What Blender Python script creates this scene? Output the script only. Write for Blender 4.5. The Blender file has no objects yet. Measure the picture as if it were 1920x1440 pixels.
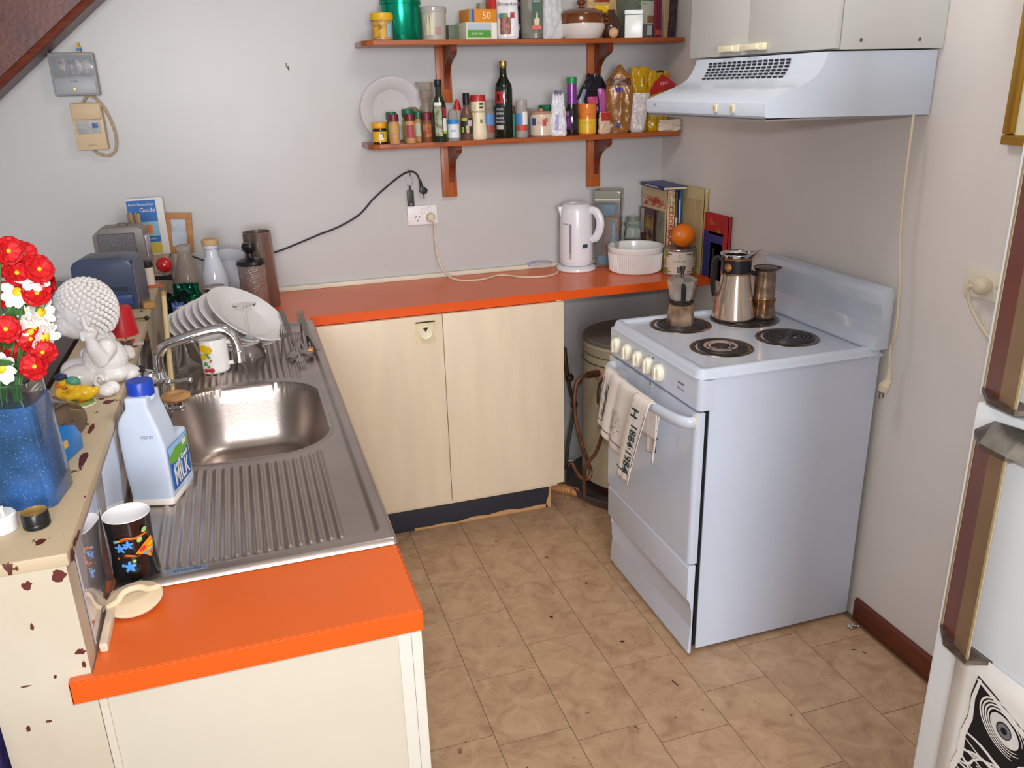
import bpy, bmesh, math, random
from math import sin, cos, pi, radians as rad, atan2
from mathutils import Vector, Matrix, noise
random.seed(4)
scene = bpy.context.scene
COL = scene.collection
# ---------------- camera ----------------
cd = bpy.data.cameras.new('camera'); cam = bpy.data.objects.new('camera', cd); COL.objects.link(cam)
cd.sensor_width = 36; cd.lens = 1557.183 * 36 / 1920; cd.clip_start = .05
r_ = Vector((.95050899, -.30972724, -.02452948)); u_ = Vector((.12702533, .31534284, .94043791)); f_ = Vector((.28354404, .89701055, -.33907941))
CP = Vector((-1.6805, -3.1848, 1.6095))
M = Matrix.Identity(4)
for i in range(3):
    M[i][0] = r_[i]; M[i][1] = u_[i]; M[i][2] = -f_[i]; M[i][3] = CP[i]
cam.matrix_world = M
scene.camera = cam
# ---------------- light ----------------
def srgb(h):
    if isinstance(h, str):
        h = h.lstrip('#'); c = [int(h[i:i+2], 16) / 255 for i in (0, 2, 4)]
    else: c = h
    return tuple((x / 12.92 if x <= .04045 else ((x + .055) / 1.055) ** 2.4) for x in c)
w = bpy.data.worlds.new('world'); scene.world = w; w.use_nodes = True
bg = w.node_tree.nodes['Background']; bg.inputs[0].default_value = (.94, .95, 1.0, 1); bg.inputs[1].default_value = .44
def area(name, loc, aim, size, power, color=(1, 1, 1), shape='DISK'):
    l = bpy.data.lights.new(name, 'AREA'); l.shape = shape; l.size = size; l.energy = power; l.color = color
    o = bpy.data.objects.new(name, l); COL.objects.link(o); o.location = loc
    o.rotation_euler = (Vector(aim) - Vector(loc)).to_track_quat('-Z', 'Y').to_euler(); return o
area('camera_flash', (-1.68, -3.17, 1.71), (-1.0, -.9, 1.0), .07, 15, (1.0, .97, .95))
area('overhead_fill', (-.95, -1.45, 2.40), (-.9, -1.1, 0), .5, 9, (1.0, .94, .86))  # added soft fill under the ceiling to even out flash falloff; no fitting modelled
vs = scene.view_settings
vs.view_transform = 'Standard'; vs.look = 'None'; vs.gamma = 1; vs.use_curve_mapping = False; vs.exposure = -.12
area("rear_fill", (-2.0, -7.0, 1.75), (-.9, -.4, .9), 1.8, 195, (.97, .98, 1.0))  # added broad fill far behind the camera, reaching under the bench; no opening there
# ---------------- materials ----------------
_m = {}
def mat(name, col, rough=.5, metal=0, var=0, vscale=8, bump=0, bscale=40, trans=0, ior=1.45, coat=0, spec=None, alpha=1, sub=0, emit=None, stretch=None, col2=None, thr=None):
    if name in _m: return _m[name]
    m = bpy.data.materials.new(name); m.use_nodes = True; nt = m.node_tree; b = nt.nodes['Principled BSDF']
    c = srgb(col) + (1,)
    b.inputs['Base Color'].default_value = c; b.inputs['Roughness'].default_value = rough; b.inputs['Metallic'].default_value = metal
    b.inputs['IOR'].default_value = ior; b.inputs['Transmission Weight'].default_value = trans; b.inputs['Coat Weight'].default_value = coat; b.inputs['Alpha'].default_value = alpha
    if sub: b.inputs['Subsurface Weight'].default_value = sub; b.inputs['Subsurface Scale'].default_value = .02
    if spec is not None: b.inputs['Specular IOR Level'].default_value = spec
    tc = nt.nodes.new('ShaderNodeTexCoord'); mp = nt.nodes.new('ShaderNodeMapping'); nt.links.new(tc.outputs['Object'], mp.inputs[0])
    if stretch: mp.inputs['Scale'].default_value = stretch
    if var or col2:
        n = nt.nodes.new('ShaderNodeTexNoise'); n.inputs['Scale'].default_value = vscale; n.inputs['Detail'].default_value = 6; nt.links.new(mp.outputs[0], n.inputs[0])
        rp = nt.nodes.new('ShaderNodeValToRGB'); nt.links.new(n.outputs[0], rp.inputs[0]); nt.links.new(rp.outputs[0], b.inputs['Base Color'])
        e = rp.color_ramp.elements
        if col2:
            lo, hi = thr or (.35, .65)
            e[0].position = lo; e[1].position = hi; e[0].color = srgb(col2) + (1,); e[1].color = c
        else:
            e[0].position = .3; e[1].position = .7
            e[0].color = tuple(max(0, x * (1 - var)) for x in c[:3]) + (1,); e[1].color = tuple(min(1, x * (1 + var)) for x in c[:3]) + (1,)
    if bump:
        n2 = nt.nodes.new('ShaderNodeTexNoise'); n2.inputs['Scale'].default_value = bscale; n2.inputs['Detail'].default_value = 3; nt.links.new(mp.outputs[0], n2.inputs[0])
        bp = nt.nodes.new('ShaderNodeBump'); bp.inputs['Strength'].default_value = bump; bp.inputs['Distance'].default_value = .01
        nt.links.new(n2.outputs[0], bp.inputs['Height']); nt.links.new(bp.outputs[0], b.inputs['Normal'])
    _m[name] = m; return m
def chipped(name, col, chip, scale, thr, rough=.5, stretch=(1, 1, 1), zedge=None):
    m = mat(name, col, rough); nt = m.node_tree; b = nt.nodes['Principled BSDF']; N = nt.nodes.new; L = nt.links.new
    tc = N('ShaderNodeTexCoord'); mp = N('ShaderNodeMapping'); mp.inputs['Scale'].default_value = stretch; L(tc.outputs['Object'], mp.inputs[0])
    n = N('ShaderNodeTexNoise'); n.inputs['Scale'].default_value = scale; n.inputs['Detail'].default_value = 5; n.inputs['Roughness'].default_value = .6; L(mp.outputs[0], n.inputs[0])
    src = n.outputs[0]
    if zedge:
        sx = N('ShaderNodeSeparateXYZ'); L(tc.outputs['Object'], sx.inputs[0])
        mr = N('ShaderNodeMapRange'); mr.inputs[1].default_value = zedge[0]; mr.inputs[2].default_value = zedge[1]; mr.inputs[3].default_value = 0; mr.inputs[4].default_value = zedge[2]; L(sx.outputs[2], mr.inputs[0])
        ad = N('ShaderNodeMath'); ad.operation = 'ADD'; L(src, ad.inputs[0]); L(mr.outputs[0], ad.inputs[1]); src = ad.outputs[0]
    rp = N('ShaderNodeValToRGB'); rp.color_ramp.elements[0].position = thr; rp.color_ramp.elements[1].position = thr + .012; L(src, rp.inputs[0])
    n2 = N('ShaderNodeTexNoise'); n2.inputs['Scale'].default_value = 5; n2.inputs['Detail'].default_value = 4; L(tc.outputs['Object'], n2.inputs[0])
    r2 = N('ShaderNodeValToRGB'); c = srgb(col); r2.color_ramp.elements[0].position = .35; r2.color_ramp.elements[1].position = .65
    r2.color_ramp.elements[0].color = tuple(x * f for x, f in zip(c, (.9, .87, .82))) + (1,); r2.color_ramp.elements[1].color = c + (1,); L(n2.outputs[0], r2.inputs[0])
    mx = N('ShaderNodeMix'); mx.data_type = 'RGBA'; L(rp.outputs[0], mx.inputs[0]); L(r2.outputs[0], mx.inputs[6]); mx.inputs[7].default_value = srgb(chip) + (1,); L(mx.outputs[2], b.inputs['Base Color'])
    return m
def woodmat(name, c1, c2, rough=.35, stretch=(1, 12, 12), scale=4):
    return mat(name, c1, rough, col2=c2, thr=(.3, .7), vscale=scale, stretch=stretch, bump=.05, bscale=30)
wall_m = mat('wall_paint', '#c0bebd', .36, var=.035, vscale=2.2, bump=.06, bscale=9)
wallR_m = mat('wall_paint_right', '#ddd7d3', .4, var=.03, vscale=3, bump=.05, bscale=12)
cream_m = mat('cream_laminate', '#e2cfb4', .38, var=.05, vscale=3, stretch=(6, 6, 1))
cream2_m = mat('cream_panel', '#c8beac', .4, var=.04, vscale=3)
orange_m = mat('orange_laminate', '#dd6426', .3, var=.06, vscale=3)
orangeE_m = mat('orange_edging', '#e2560f', .35)
enamel_m = mat('white_enamel', '#cbd3e2', .18, var=.02, coat=.3)
enamelside_m = mat('white_painted_steel', '#cfd7e8', .3, var=.04, vscale=3)
plast_cream = mat('cream_plastic', '#e8dfc0', .4)
black_m = mat('black_plastic', '#17171b', .35)
steel_m = mat('brushed_stainless_steel', '#b8ada7', .36, metal=1, var=.12, vscale=5, bump=.02, bscale=120)
chrome_m = mat('chrome', '#dcdcdc', .08, metal=1)
glass_m = mat('clear_glass', '#f2f6f4', .03, trans=1, ior=1.3)
glassg_m = mat('thin_clear_plastic', '#e4e6ea', .1, trans=.85, ior=1.15)
white_m = mat('white_glaze', '#eeecea', .22, coat=.3)
whitep_m = mat('white_plastic', '#e9e6e6', .35)
paper_m = mat('white_paper', '#eae6e0', .7)
wood_m = woodmat('orange_varnished_pine', '#b4602c', '#8a4018', .3)
woodz_m = woodmat('orange_varnished_pine_upright', '#bd672e', '#93481d', .3, (12, 12, 1))
darkwood_m = woodmat('dark_red_stained_wood', '#6b2b1b', '#481a12', .35, (2, 8, 2))
bookpage_m = mat('page_block', '#d9cba8', .8, bump=.2, bscale=200, stretch=(1, 1, 1))
gold_m = mat('gold_paint', '#b98d3c', .3, metal=.8)
def cm(h, rough=.45, **k): return mat('colour_' + h.strip('#') + '_%d' % int(rough * 100), h, rough, **k)
# ---------------- mesh builder ----------------
class MB:
    def __init__(s): s.bm = bmesh.new(); s.T = Matrix.Identity(4)
    def tf(s, m): s.T = m; return s
    def V(s, p): return s.bm.verts.new(s.T @ Vector(p))
    def F(s, vs, mi=0):
        try:
            f = s.bm.faces.new(vs); f.material_index = mi; return f
        except ValueError: return None
    def box(s, x0, x1, y0, y1, z0, z1, bev=0, mi=0):
        v = [s.V(p) for p in ((x0, y0, z0), (x1, y0, z0), (x1, y1, z0), (x0, y1, z0), (x0, y0, z1), (x1, y0, z1), (x1, y1, z1), (x0, y1, z1))]
        fs = [s.F([v[i] for i in q], mi) for q in ((3, 2, 1, 0), (4, 5, 6, 7), (0, 1, 5, 4), (1, 2, 6, 5), (2, 3, 7, 6), (3, 0, 4, 7))]
        if bev:
            es = list({e for f in fs for e in f.edges})
            bmesh.ops.bevel(s.bm, geom=es, offset=bev, segments=2, profile=.6, affect='EDGES')
        return s
    def lathe(s, prof, n=24, c=(0, 0, 0), mi=0, arc=None, sq=None, sx=1, sy=1):
        rings = []
        for r, z in prof:
            if r < 1e-6: rings.append([s.V((c[0], c[1], c[2] + z))])
            else:
                ring = []
                for i in range(n):
                    a = 2 * pi * i / n; k = 1
                    if sq: k = 1 / ((abs(cos(a)) ** sq + abs(sin(a)) ** sq) ** (1 / sq))
                    ring.append(s.V((c[0] + r * k * cos(a) * sx, c[1] + r * k * sin(a) * sy, c[2] + z)))
                rings.append(ring)
        for A, B in zip(rings, rings[1:]):
            if len(A) == 1 and len(B) == 1: continue
            for i in range(n):
                j = (i + 1) % n
                if len(A) == 1: s.F([A[0], B[j], B[i]][::-1], mi)
                elif len(B) == 1: s.F([A[i], A[j], B[0]], mi)
                else: s.F([A[i], A[j], B[j], B[i]], mi)
        return s
    def tube(s, pts, r, n=8, cap=True, mi=0, flat=1):
        P = [Vector(p) for p in pts]; R = r if isinstance(r, (list, tuple)) else [r] * len(P); rings = []
        up = Vector((0, 0, 1)); d0 = (P[1] - P[0]).normalized()
        if abs(d0.dot(up)) > .95: up = Vector((0, 1, 0))
        a = d0.cross(up).normalized()
        for i, p in enumerate(P):
            d = (P[min(i + 1, len(P) - 1)] - P[max(i - 1, 0)]).normalized()
            a = (a - d * a.dot(d)).normalized(); b = d.cross(a)
            rings.append([s.V(p + (a * cos(2 * pi * k / n) + b * sin(2 * pi * k / n) * flat) * R[i]) for k in range(n)])
        for A, B in zip(rings, rings[1:]):
            for k in range(n): s.F([A[k], A[(k + 1) % n], B[(k + 1) % n], B[k]], mi)
        if cap: s.F(rings[0][::-1], mi); s.F(rings[-1], mi)
        return s
    def prism(s, poly, axis, a, b, mi=0, bev=0):
        def P(u, v, t): return {'x': (t, u, v), 'y': (u, t, v), 'z': (u, v, t)}[axis]
        A = [s.V(P(u, v, a)) for u, v in poly]; B = [s.V(P(u, v, b)) for u, v in poly]; n = len(poly)
        fs = [s.F(A[::-1], mi), s.F(B, mi)] + [s.F([A[i], A[(i + 1) % n], B[(i + 1) % n], B[i]], mi) for i in range(n)]
        if bev: bmesh.ops.bevel(s.bm, geom=list({e for f in fs if f for e in f.edges}), offset=bev, segments=2, profile=.6, affect='EDGES')
        return s
    def sphere(s, c, r, n=14, m=9, mi=0, rot=None):
        rx, ry, rz = r if isinstance(r, (tuple, list)) else (r, r, r)
        R = rot or Matrix.Identity(3); c = Vector(c); rings = []
        for j in range(m + 1):
            t = pi * j / m
            if j in (0, m): rings.append([s.V(c + R @ Vector((0, 0, rz * cos(t))))])
            else: rings.append([s.V(c + R @ Vector((rx * sin(t) * cos(2 * pi * i / n), ry * sin(t) * sin(2 * pi * i / n), rz * cos(t)))) for i in range(n)])
        for A, B in zip(rings, rings[1:]):
            for i in range(n):
                j = (i + 1) % n
                if len(A) == 1: s.F([A[0], B[i], B[j]], mi)
                elif len(B) == 1: s.F([A[i], B[0], A[j]], mi)
                else: s.F([A[i], B[i], B[j], A[j]], mi)
        return s
    def cylpatch(s, R, a0, a1, z0, z1, n=10, mi=0, R1=None):
        """curved label; angle 0 faces local -y, growing to local +x"""
        R1 = R1 or R; A = []; B = []; n = max(n, int(abs(a1 - a0) / .08) + 1)
        for i in range(n + 1):
            a = a0 + (a1 - a0) * i / n; A.append(s.V((R * sin(a), -R * cos(a), z0))); B.append(s.V((R1 * sin(a), -R1 * cos(a), z1)))
        for i in range(n): s.F([A[i], A[i + 1], B[i + 1], B[i]], mi)
        return s
    def grid(s, fn, nu, nv, mi=0, closed=False):
        g = [[s.V(fn(i / nu, j / nv)) for j in range(nv + 1)] for i in range(nu + 1)]
        for i in range(nu):
            for j in range(nv): s.F([g[i][j], g[i + 1][j], g[i + 1][j + 1], g[i][j + 1]], mi)
        return s
def ob(name, mb, mats, parent=None, smooth=True, loc=None, angle=35, recalc=True):
    if recalc: bmesh.ops.recalc_face_normals(mb.bm, faces=mb.bm.faces[:])
    me = bpy.data.meshes.new(name); mb.bm.to_mesh(me); mb.bm.free()
    for m in (mats if isinstance(mats, (list, tuple)) else [mats]): me.materials.append(m)
    if smooth:
        me.polygons.foreach_set('use_smooth', [True] * len(me.polygons))
        try: me.set_sharp_from_angle(angle=rad(angle))
        except Exception: pass
    o = bpy.data.objects.new(name, me); COL.objects.link(o)
    if parent: o.parent = parent
    if loc: o.location = loc
    return o
def tag(o, label, cat, group=None):
    o['label'] = label; o['category'] = cat
    if group: o['group'] = group
    return o
def thing(name, label, cat, loc=(0, 0, 0), rz=0, group=None, rot=None):
    o = bpy.data.objects.new(name, None); o.empty_display_size = .02; COL.objects.link(o); o.location = loc
    o.rotation_euler = rot if rot else (0, 0, rz)
    return tag(o, label, cat, group)
def struct(name, mb, m, parent=None, smooth=False):
    o = ob(name, mb, m, parent, smooth)
    if not parent: o['kind'] = 'structure'
    return o
def face(x, y): return atan2(CP.x - x, -(CP.y - y))
def basis(right, up, loc=(0, 0, 0)):
    r = Vector(right).normalized(); u = Vector(up); u = (u - r * u.dot(r)).normalized(); n = r.cross(u)
    m = Matrix.Identity(4)
    for i in range(3): m[i][0] = r[i]; m[i][1] = u[i]; m[i][2] = n[i]; m[i][3] = loc[i]
    return m
def txt(s, size, m, parent, T=None, wrap=None, name='lettering', sx=1, ext=.0002, bold=0, spacing=1):
    """text mesh centred on its origin; T places it (x right, y up), wrap=(R, angle, z) bends it round a cylinder facing -y"""
    cu = bpy.data.curves.new(name, 'FONT'); cu.body = s; cu.size = size; cu.align_x = 'CENTER'; cu.align_y = 'CENTER'; cu.extrude = ext; cu.offset = bold; cu.resolution_u = 2; cu.space_character = spacing
    to = bpy.data.objects.new('t', cu); me = bpy.data.meshes.new_from_object(to); bpy.data.objects.remove(to); bpy.data.curves.remove(cu)
    me.name = name
    for v in me.vertices:
        x, y, z = v.co.x * sx, v.co.y, v.co.z
        if wrap:
            R, a0, z0 = wrap; a = a0 + x / R; v.co = ((R + z) * sin(a), -(R + z) * cos(a), z0 + y)
        else: v.co = (x, y, z)
    me.materials.clear(); me.materials.append(m)
    if T is not None: me.transform(T)
    o = bpy.data.objects.new(name, me); COL.objects.link(o); o.parent = parent; return o
def blob(name, parts, m, parent=None, voxel=.003, smooth=4):
    """one continuous surface grown over a set of overlapping shapes"""
    mb = MB()
    for p in parts:
        k = p[0]
        if k == 's': mb.sphere(p[1], p[2], 20, 14)
        elif k == 't':
            mb.tube(p[1], p[2], 12); mb.sphere(p[1][0], p[2][0] if isinstance(p[2], (list, tuple)) else p[2]); mb.sphere(p[1][-1], p[2][-1] if isinstance(p[2], (list, tuple)) else p[2])
        elif k == 'b': mb.box(*p[1], bev=p[2])
        elif k == 'l': mb.lathe(p[1], 24, p[2])
        elif k == 'p': mb.prism(*p[1:])
    o = ob(name, mb, m, None, False)
    md = o.modifiers.new('r', 'REMESH'); md.mode = 'VOXEL'; md.voxel_size = voxel
    sm = o.modifiers.new('s', 'SMOOTH'); sm.iterations = smooth; sm.factor = .5
    dg = bpy.context.evaluated_depsgraph_get(); dg.update(); me = bpy.data.meshes.new_from_object(o.evaluated_get(dg)); o.modifiers.clear(); o.data = me; me.name = name
    me.polygons.foreach_set('use_smooth', [True] * len(me.polygons))
    if not me.materials: me.materials.append(m)
    if parent: o.parent = parent
    return o
def arc(c, r, a0, a1, n=8, ax='xz'):
    o = []
    for i in range(n + 1):
        a = a0 + (a1 - a0) * i / n; p = [c[0], c[1], c[2]]
        p['xyz'.index(ax[0])] += r * cos(a); p['xyz'.index(ax[1])] += r * sin(a); o.append(tuple(p))
    return o
def spline(pts, k=6):
    P = [Vector(p) for p in pts]; P = [P[0] * 2 - P[1]] + P + [P[-1] * 2 - P[-2]]; o = []
    for i in range(1, len(P) - 2):
        for j in range(k):
            t = j / k; a, b, c, d = P[i - 1:i + 3]
            o.append(.5 * ((2 * b) + (c - a) * t + (2 * a - 5 * b + 4 * c - d) * t * t + (3 * b - a - 3 * c + d) * t ** 3))
    o.append(P[-2]); return o
# ================= SETTING =================
XW = -1.943
m = MB().box(-3.4, .12, 0, .1, 0, 2.45); struct('wall_back', m, wall_m)
m = MB().box(0, .12, -3.9, 0, 0, 2.45); struct('wall_right', m, wallR_m)
m = MB().box(-3.4, .12, -3.9, .1, 2.45, 2.5); struct('ceiling', m, mat('ceiling_paint', '#dcdad6', .8))
m = MB().box(-3.4, .12, -3.9, 0.0, -.05, -.002); fl = struct('floor', m, mat('vinyl_joint', '#7c6850', .6))
# vinyl tiles, one by one
tile_m = mat('tan_vinyl', '#b09066', .42, bump=.03, bscale=60)
nt = tile_m.node_tree; b = nt.nodes['Principled BSDF']; N = nt.nodes.new; L = nt.links.new
tc = N('ShaderNodeTexCoord'); oi = N('ShaderNodeObjectInfo'); ad = N('ShaderNodeVectorMath'); ad.operation = 'ADD'
cx = N('ShaderNodeCombineXYZ'); mu = N('ShaderNodeMath'); mu.operation = 'MULTIPLY'; mu.inputs[1].default_value = 40; L(oi.outputs['Random'], mu.inputs[0]); L(mu.outputs[0], cx.inputs[0]); L(mu.outputs[0], cx.inputs[2])
L(tc.outputs['Object'], ad.inputs[0]); L(cx.outputs[0], ad.inputs[1])
n1 = N('ShaderNodeTexNoise'); n1.inputs['Scale'].default_value = 13; n1.inputs['Detail'].default_value = 9; n1.inputs['Roughness'].default_value = .68; n1.inputs['Distortion'].default_value = .8; L(ad.outputs[0], n1.inputs[0])
rp = N('ShaderNodeValToRGB'); L(n1.outputs[0], rp.inputs[0]); e = rp.color_ramp.elements
e[0].position = .28; e[0].color = srgb('#9e7b62') + (1,); e[1].position = .68; e[1].color = srgb('#ccab8a') + (1,)
x = e.new(.45); x.color = srgb('#b99676') + (1,)
n2 = N('ShaderNodeTexNoise'); n2.inputs['Scale'].default_value = 22; n2.inputs['Detail'].default_value = 2; L(ad.outputs[0], n2.inputs[0])
r2 = N('ShaderNodeValToRGB'); r2.color_ramp.elements[0].position = .2; r2.color_ramp.elements[1].position = .235; r2.color_ramp.elements[0].color = (.45, .4, .36, 1); L(n2.outputs[0], r2.inputs[0])
mx = N('ShaderNodeMix'); mx.data_type = 'RGBA'; mx.blend_type = 'MULTIPLY'; mx.inputs[0].default_value = 1; L(rp.outputs[0], mx.inputs[6]); L(r2.outputs[0], mx.inputs[7]); L(mx.outputs[2], b.inputs['Base Color'])
joints = {-2: [-.5, -.8, -1.1, -1.4], -1: [-.34, -.646, -.912, -1.201, -1.5, -1.8], 0: [-.22, -.525, -.75, -.979, -1.282, -1.541, -1.84], 1: [-.28, -.58, -.863, -1.176, -1.591, -1.89],
          2: [-.12, -.412, -.66, -.89, -1.117, -1.363, -1.671, -1.97], 3: [-.24, -.534, -.84, -1.14, -1.541, -1.878], 4: [-.2, -.5, -.8, -1.1, -1.402, -1.703, -2.0], 5: [-.3, -.6, -.9, -1.18, -1.479, -1.777, -2.07]}
for ci, js in joints.items():
    x0 = -1.2227 + .2002 * ci; x1 = min(x0 + .2002, -.012)
    ys = [-.02] + js
    while ys[-1] > -3.3: ys.append(max(ys[-1] - .3, -3.4))
    for ya, yb in zip(ys, ys[1:]):
        if ya - yb < .02: continue
        m = MB().box(x0 + .0011, x1 - .0011, yb + .0011, ya - .0011, -.004, 0); ob('tile', m, tile_m, fl, False)
m = MB().prism([(-.012, 0), (0, 0), (0, .075), (-.006, .075), (-.012, .068)], 'y', -3.9, -1.40); o = struct('baseboard_right', m, woodmat('baseboard_wood', '#6e3420', '#572415', .35, (8, 1, 8)))
# scuffs and dropped specks on the vinyl
def speck(x, y, s, m, ratio=1.6, a=0):
    mb = MB(); mb.tf(Matrix.Translation((x, y, 0)) @ Matrix.Rotation(a, 4, 'Z')); mb.lathe([(s, 0), (s * .8, .0012), (0, .0016)], 9, sx=1, sy=ratio); return mb
dirt = cm('#3a2b20', .8)
sp = MB()
for x, y, s, k, a in [(-.90, -1.07, .008, 1.5, .5), (-.79, -.73, .006, 1.5, 1.), (-.62, -.6, .006, 1.4, 0), (-.72, -.93, .007, 1.4, .6), (-.74, -1.26, .008, 1.6, 1.2), (-.70, -1.25, .004, 1, 0), (-.76, -1.27, .004, 1, 0), (-.56, -1.86, .010, 1.1, 0), (-.68, -1.48, .004, 7, .25), (-.11, -1.53, .004, 4, 1.2), (-.09, -1.55, .004, 3, .3), (-.10, -1.36, .004, 2, 0), (-.93, -.56, .005, 1.5, .4), (-1.3, -1.5, .004, 1, 0), (-.45, -1.7, .003, 2, 0), (-.25, -1.6, .003, 1, 0), (-.86, -1.6, .003, 5, .5)]:
    sp.tf(Matrix.Translation((x, y, 0)) @ Matrix.Rotation(a, 4, 'Z')); sp.lathe([(s * .6, 0.0001), (s * .5, .0008), (0, .001)], 9, sy=k)
for i in range(60):
    x = random.uniform(-1.25, -.05); y = random.uniform(-2.0, -.4); s = random.uniform(.0012, .0026)
    sp.tf(Matrix.Translation((x, y, 0))); sp.lathe([(s, 0.0001), (0, .0006)], 6)
o = ob('dirt_speck', sp, dirt, None); o['kind'] = 'stuff'; tag(o, 'dark crumbs and scuffs scattered over the tan floor', 'dirt')
o = ob('foil_scrap', MB().grid(lambda u, v: (-.055 + .03 * u - .01 * v, -1.45 + .018 * v, .004 + .006 * abs(sin(7 * u + 5 * v))), 6, 4), mat('foil', '#dddddd', .15, metal=1)); tag(o, 'crumpled scrap of clear shiny wrapping on floor beside the cooker foot', 'litter')
# half wall with peeling paint
chipm = chipped('peeling_cream_paint', '#e2d2b4', '#57231a', 26, .70, .5, (1, 1, 1), (1.03, 1.085, .10))
m = MB().box(-2.06, XW, -2.16, 0, 0, 1.062); hw = struct('trim_1', m, chipped('cream_painted_end', '#c8bda9', '#3a2018', 34, .735, .45, (1, 1, .8)))
m = MB().box(-2.075, -1.938, -2.163, 0, 1.062, 1.08, .003); lg = ob('ledge_cap', m, chipped('worn_ledge_paint', '#c3b093', '#5a2a1e', 24, .63, .5, (1.5, .8, 1)), hw, True)
def chip(parent, pts, axis, t, th=.0006):
    mb = MB(); n = 14; P = []
    cx_ = sum(p[0] for p in pts) / len(pts)
    mb.prism(pts, axis, t, t - th); return ob('bare_patch', mb, cm('#5a2018', .6), parent, False)
def blobpoly(cx_, cz_, rx, rz_, seed, n=14):
    rr = random.Random(seed); return [(cx_ + rx * cos(2 * pi * i / n) * rr.uniform(.6, 1.25), cz_ + rz_ * sin(2 * pi * i / n) * rr.uniform(.6, 1.25)) for i in range(n)]
for k, (x, z, rx, rz_) in enumerate([(-1.953, 1.05, .008, .009), (-1.990, 1.043, .0065, .007), (-1.950, .935, .006, .005), (-1.949, .915, .0025, .006), (-1.996, .985, .0025, .005), (-1.985, .905, .002, .003), (-2.02, .90, .006, .0012), (-2.03, .835, .003, .006), (-2.005, .84, .005, .002)]):
    chip(hw, blobpoly(x, z, rx, rz_, k), 'y', -2.16)
for k, (y, z, ry, rz_) in enumerate([(-2.145, 1.067, .012, .009), (-2.12, 1.072, .01, .004), (-2.10, 1.07, .016, .003)]):
    chip(hw, blobpoly(y, z, ry, rz_, 40 + k), 'x', -1.9365)
for k, (x, y, rx, ry) in enumerate([(-1.968, -1.73, .006, .022), (-1.962, -1.86, .006, .03), (-1.958, -1.60, .009, .012), (-1.975, -2.12, .006, .008)]):
    mb = MB(); mb.prism(blobpoly(x, y, rx, ry, 60 + k), 'z', 1.08, 1.0803); ob('bare_patch', mb, cm('#5a2018', .6), hw, False)
# sloping stair string at top left
def P2(x, z): return (x, z)
sl = (1.883 - 1.630) / (-2.02 + 2.332)
m = MB().prism([(-2.36, 1.608), (-1.80, 1.608 + .56 * sl), (-1.80, 2.45), (-3.3, 2.45), (-3.3, 1.608 - .94 * sl)], 'y', -.15, -.02); st = struct('trim_2', m, darkwood_m)
m = MB(); d = Vector((1, 0, sl)).normalized(); nrm = Vector((-d.z, 0, d.x))
p0 = Vector((-3.3, -.155, 1.608 - .94 * sl)); p1 = Vector((-1.8, -.155, 1.608 + .56 * sl)); m.tube([p0 + nrm * .012, p1 + nrm * .012], .012, 8); struct('stair_moulding', m, woodmat('stair_moulding_wood', '#7d3a26', '#5c2418', .3), st, True)
# ================= WORKTOP / CABINETS =================
wt = thing('worktop', 'L-shaped orange laminate worktop round the sink and along the back wall', 'worktop', (0, 0, 0))
m = MB()
zt, zu = .9, .8695
m.box(-1.94, -.003, -.4345, -.022, zu, zt)               # back run
m.box(-1.94, -1.508, -.52, -.4345, zu, zt)
m.box(-1.94, -1.8935, -1.545, -.52, zu, zt); m.box(-1.555, -1.509, -1.545, -.52, zu, zt - .0005)
m.box(-1.8935, -1.555, -1.0, -.52, zu, zt - .0003)
m.prism([(-1.941, -1.545), (-1.509, -1.545), (-1.507, -2.171), (-1.968, -2.171), (-1.968, -2.1615), (-1.941, -2.1615)], 'z', zu, zt)
ob('top', m, orange_m, wt, False)
m = MB().box(-1.505, -.003, -.4365, -.4347, zu - .001, zt - .0008); ob('front_edging', m, orangeE_m, wt, False)
m = MB().box(-1.969, -1.506, -2.1735, -2.1715, .8665, zt - .0012, .0006); m.box(-1.969, -1.9675, -2.1735, -2.1612, .8665, zt - .001); ob('end_edging', m, orangeE_m, wt, False)
m = MB().box(-1.9675, -1.508, -2.171, -2.158, .8672, zu); ob('batten', m, cm('#4a3626', .8), wt, False)
m = MB().box(-1.5065, -1.505, -2.171, -1.982, .8672, zt - .001); ob('side_edging', m, orangeE_m, wt, False)
m = MB().box(-1.59, -.003, -.02, 0, .9, .917, .002); m.box(-1.94, -1.59, -.02, 0, .9, .917, .002); o = ob('wall_batten', m, mat('cream_batten', '#d9d2bf', .5, var=.08), wt, True)
m = MB().box(-1.9375, -1.9265, -2.12, -1.985, .9, .914, .003); ob('corner_strip', m, mat('grimy_strip', '#d3bfa6', .6, var=.15, vscale=30), wt, True)
# back cupboard
cb = thing('base_cupboard', 'cream base cupboard with two flat doors under the back worktop', 'cupboard', (-1.06, -.22, 0))
def cbox(name, b, m, par, bev=.0015, off=(1.06, .22, 0)): mb = MB().box(b[0] + off[0], b[1] + off[0], b[2] + off[1], b[3] + off[1], b[4], b[5], bev); return ob(name, mb, m, par, True)
cbox('side_panel', (-.635, -.616, -.438, -.02, .143, .869), cream_m, cb)
cbox('bottom_panel', (-1.5, -.636, -.438, -.02, .125, .143), cream_m, cb)
cbox('plinth', (-1.5, -.64, -.372, -.36, 0, .124), mat('black_plinth', '#2f3038', .5), cb)
kp = MB()
rr = random.Random(3)
pts = [(-1.20 + i * .014, 0) for i in range(40)]
top = [(x, .004 + .022 * max(0, noise.noise(Vector((x * 9, 1, 2))) + .35) * (1.25 if x > -.9 else .8)) for x, _ in pts][::-1]
kp.prism([(x + 1.06, z) for x, z in pts + top], 'y', -.3725 + .22, -.3732 + .22)
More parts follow.
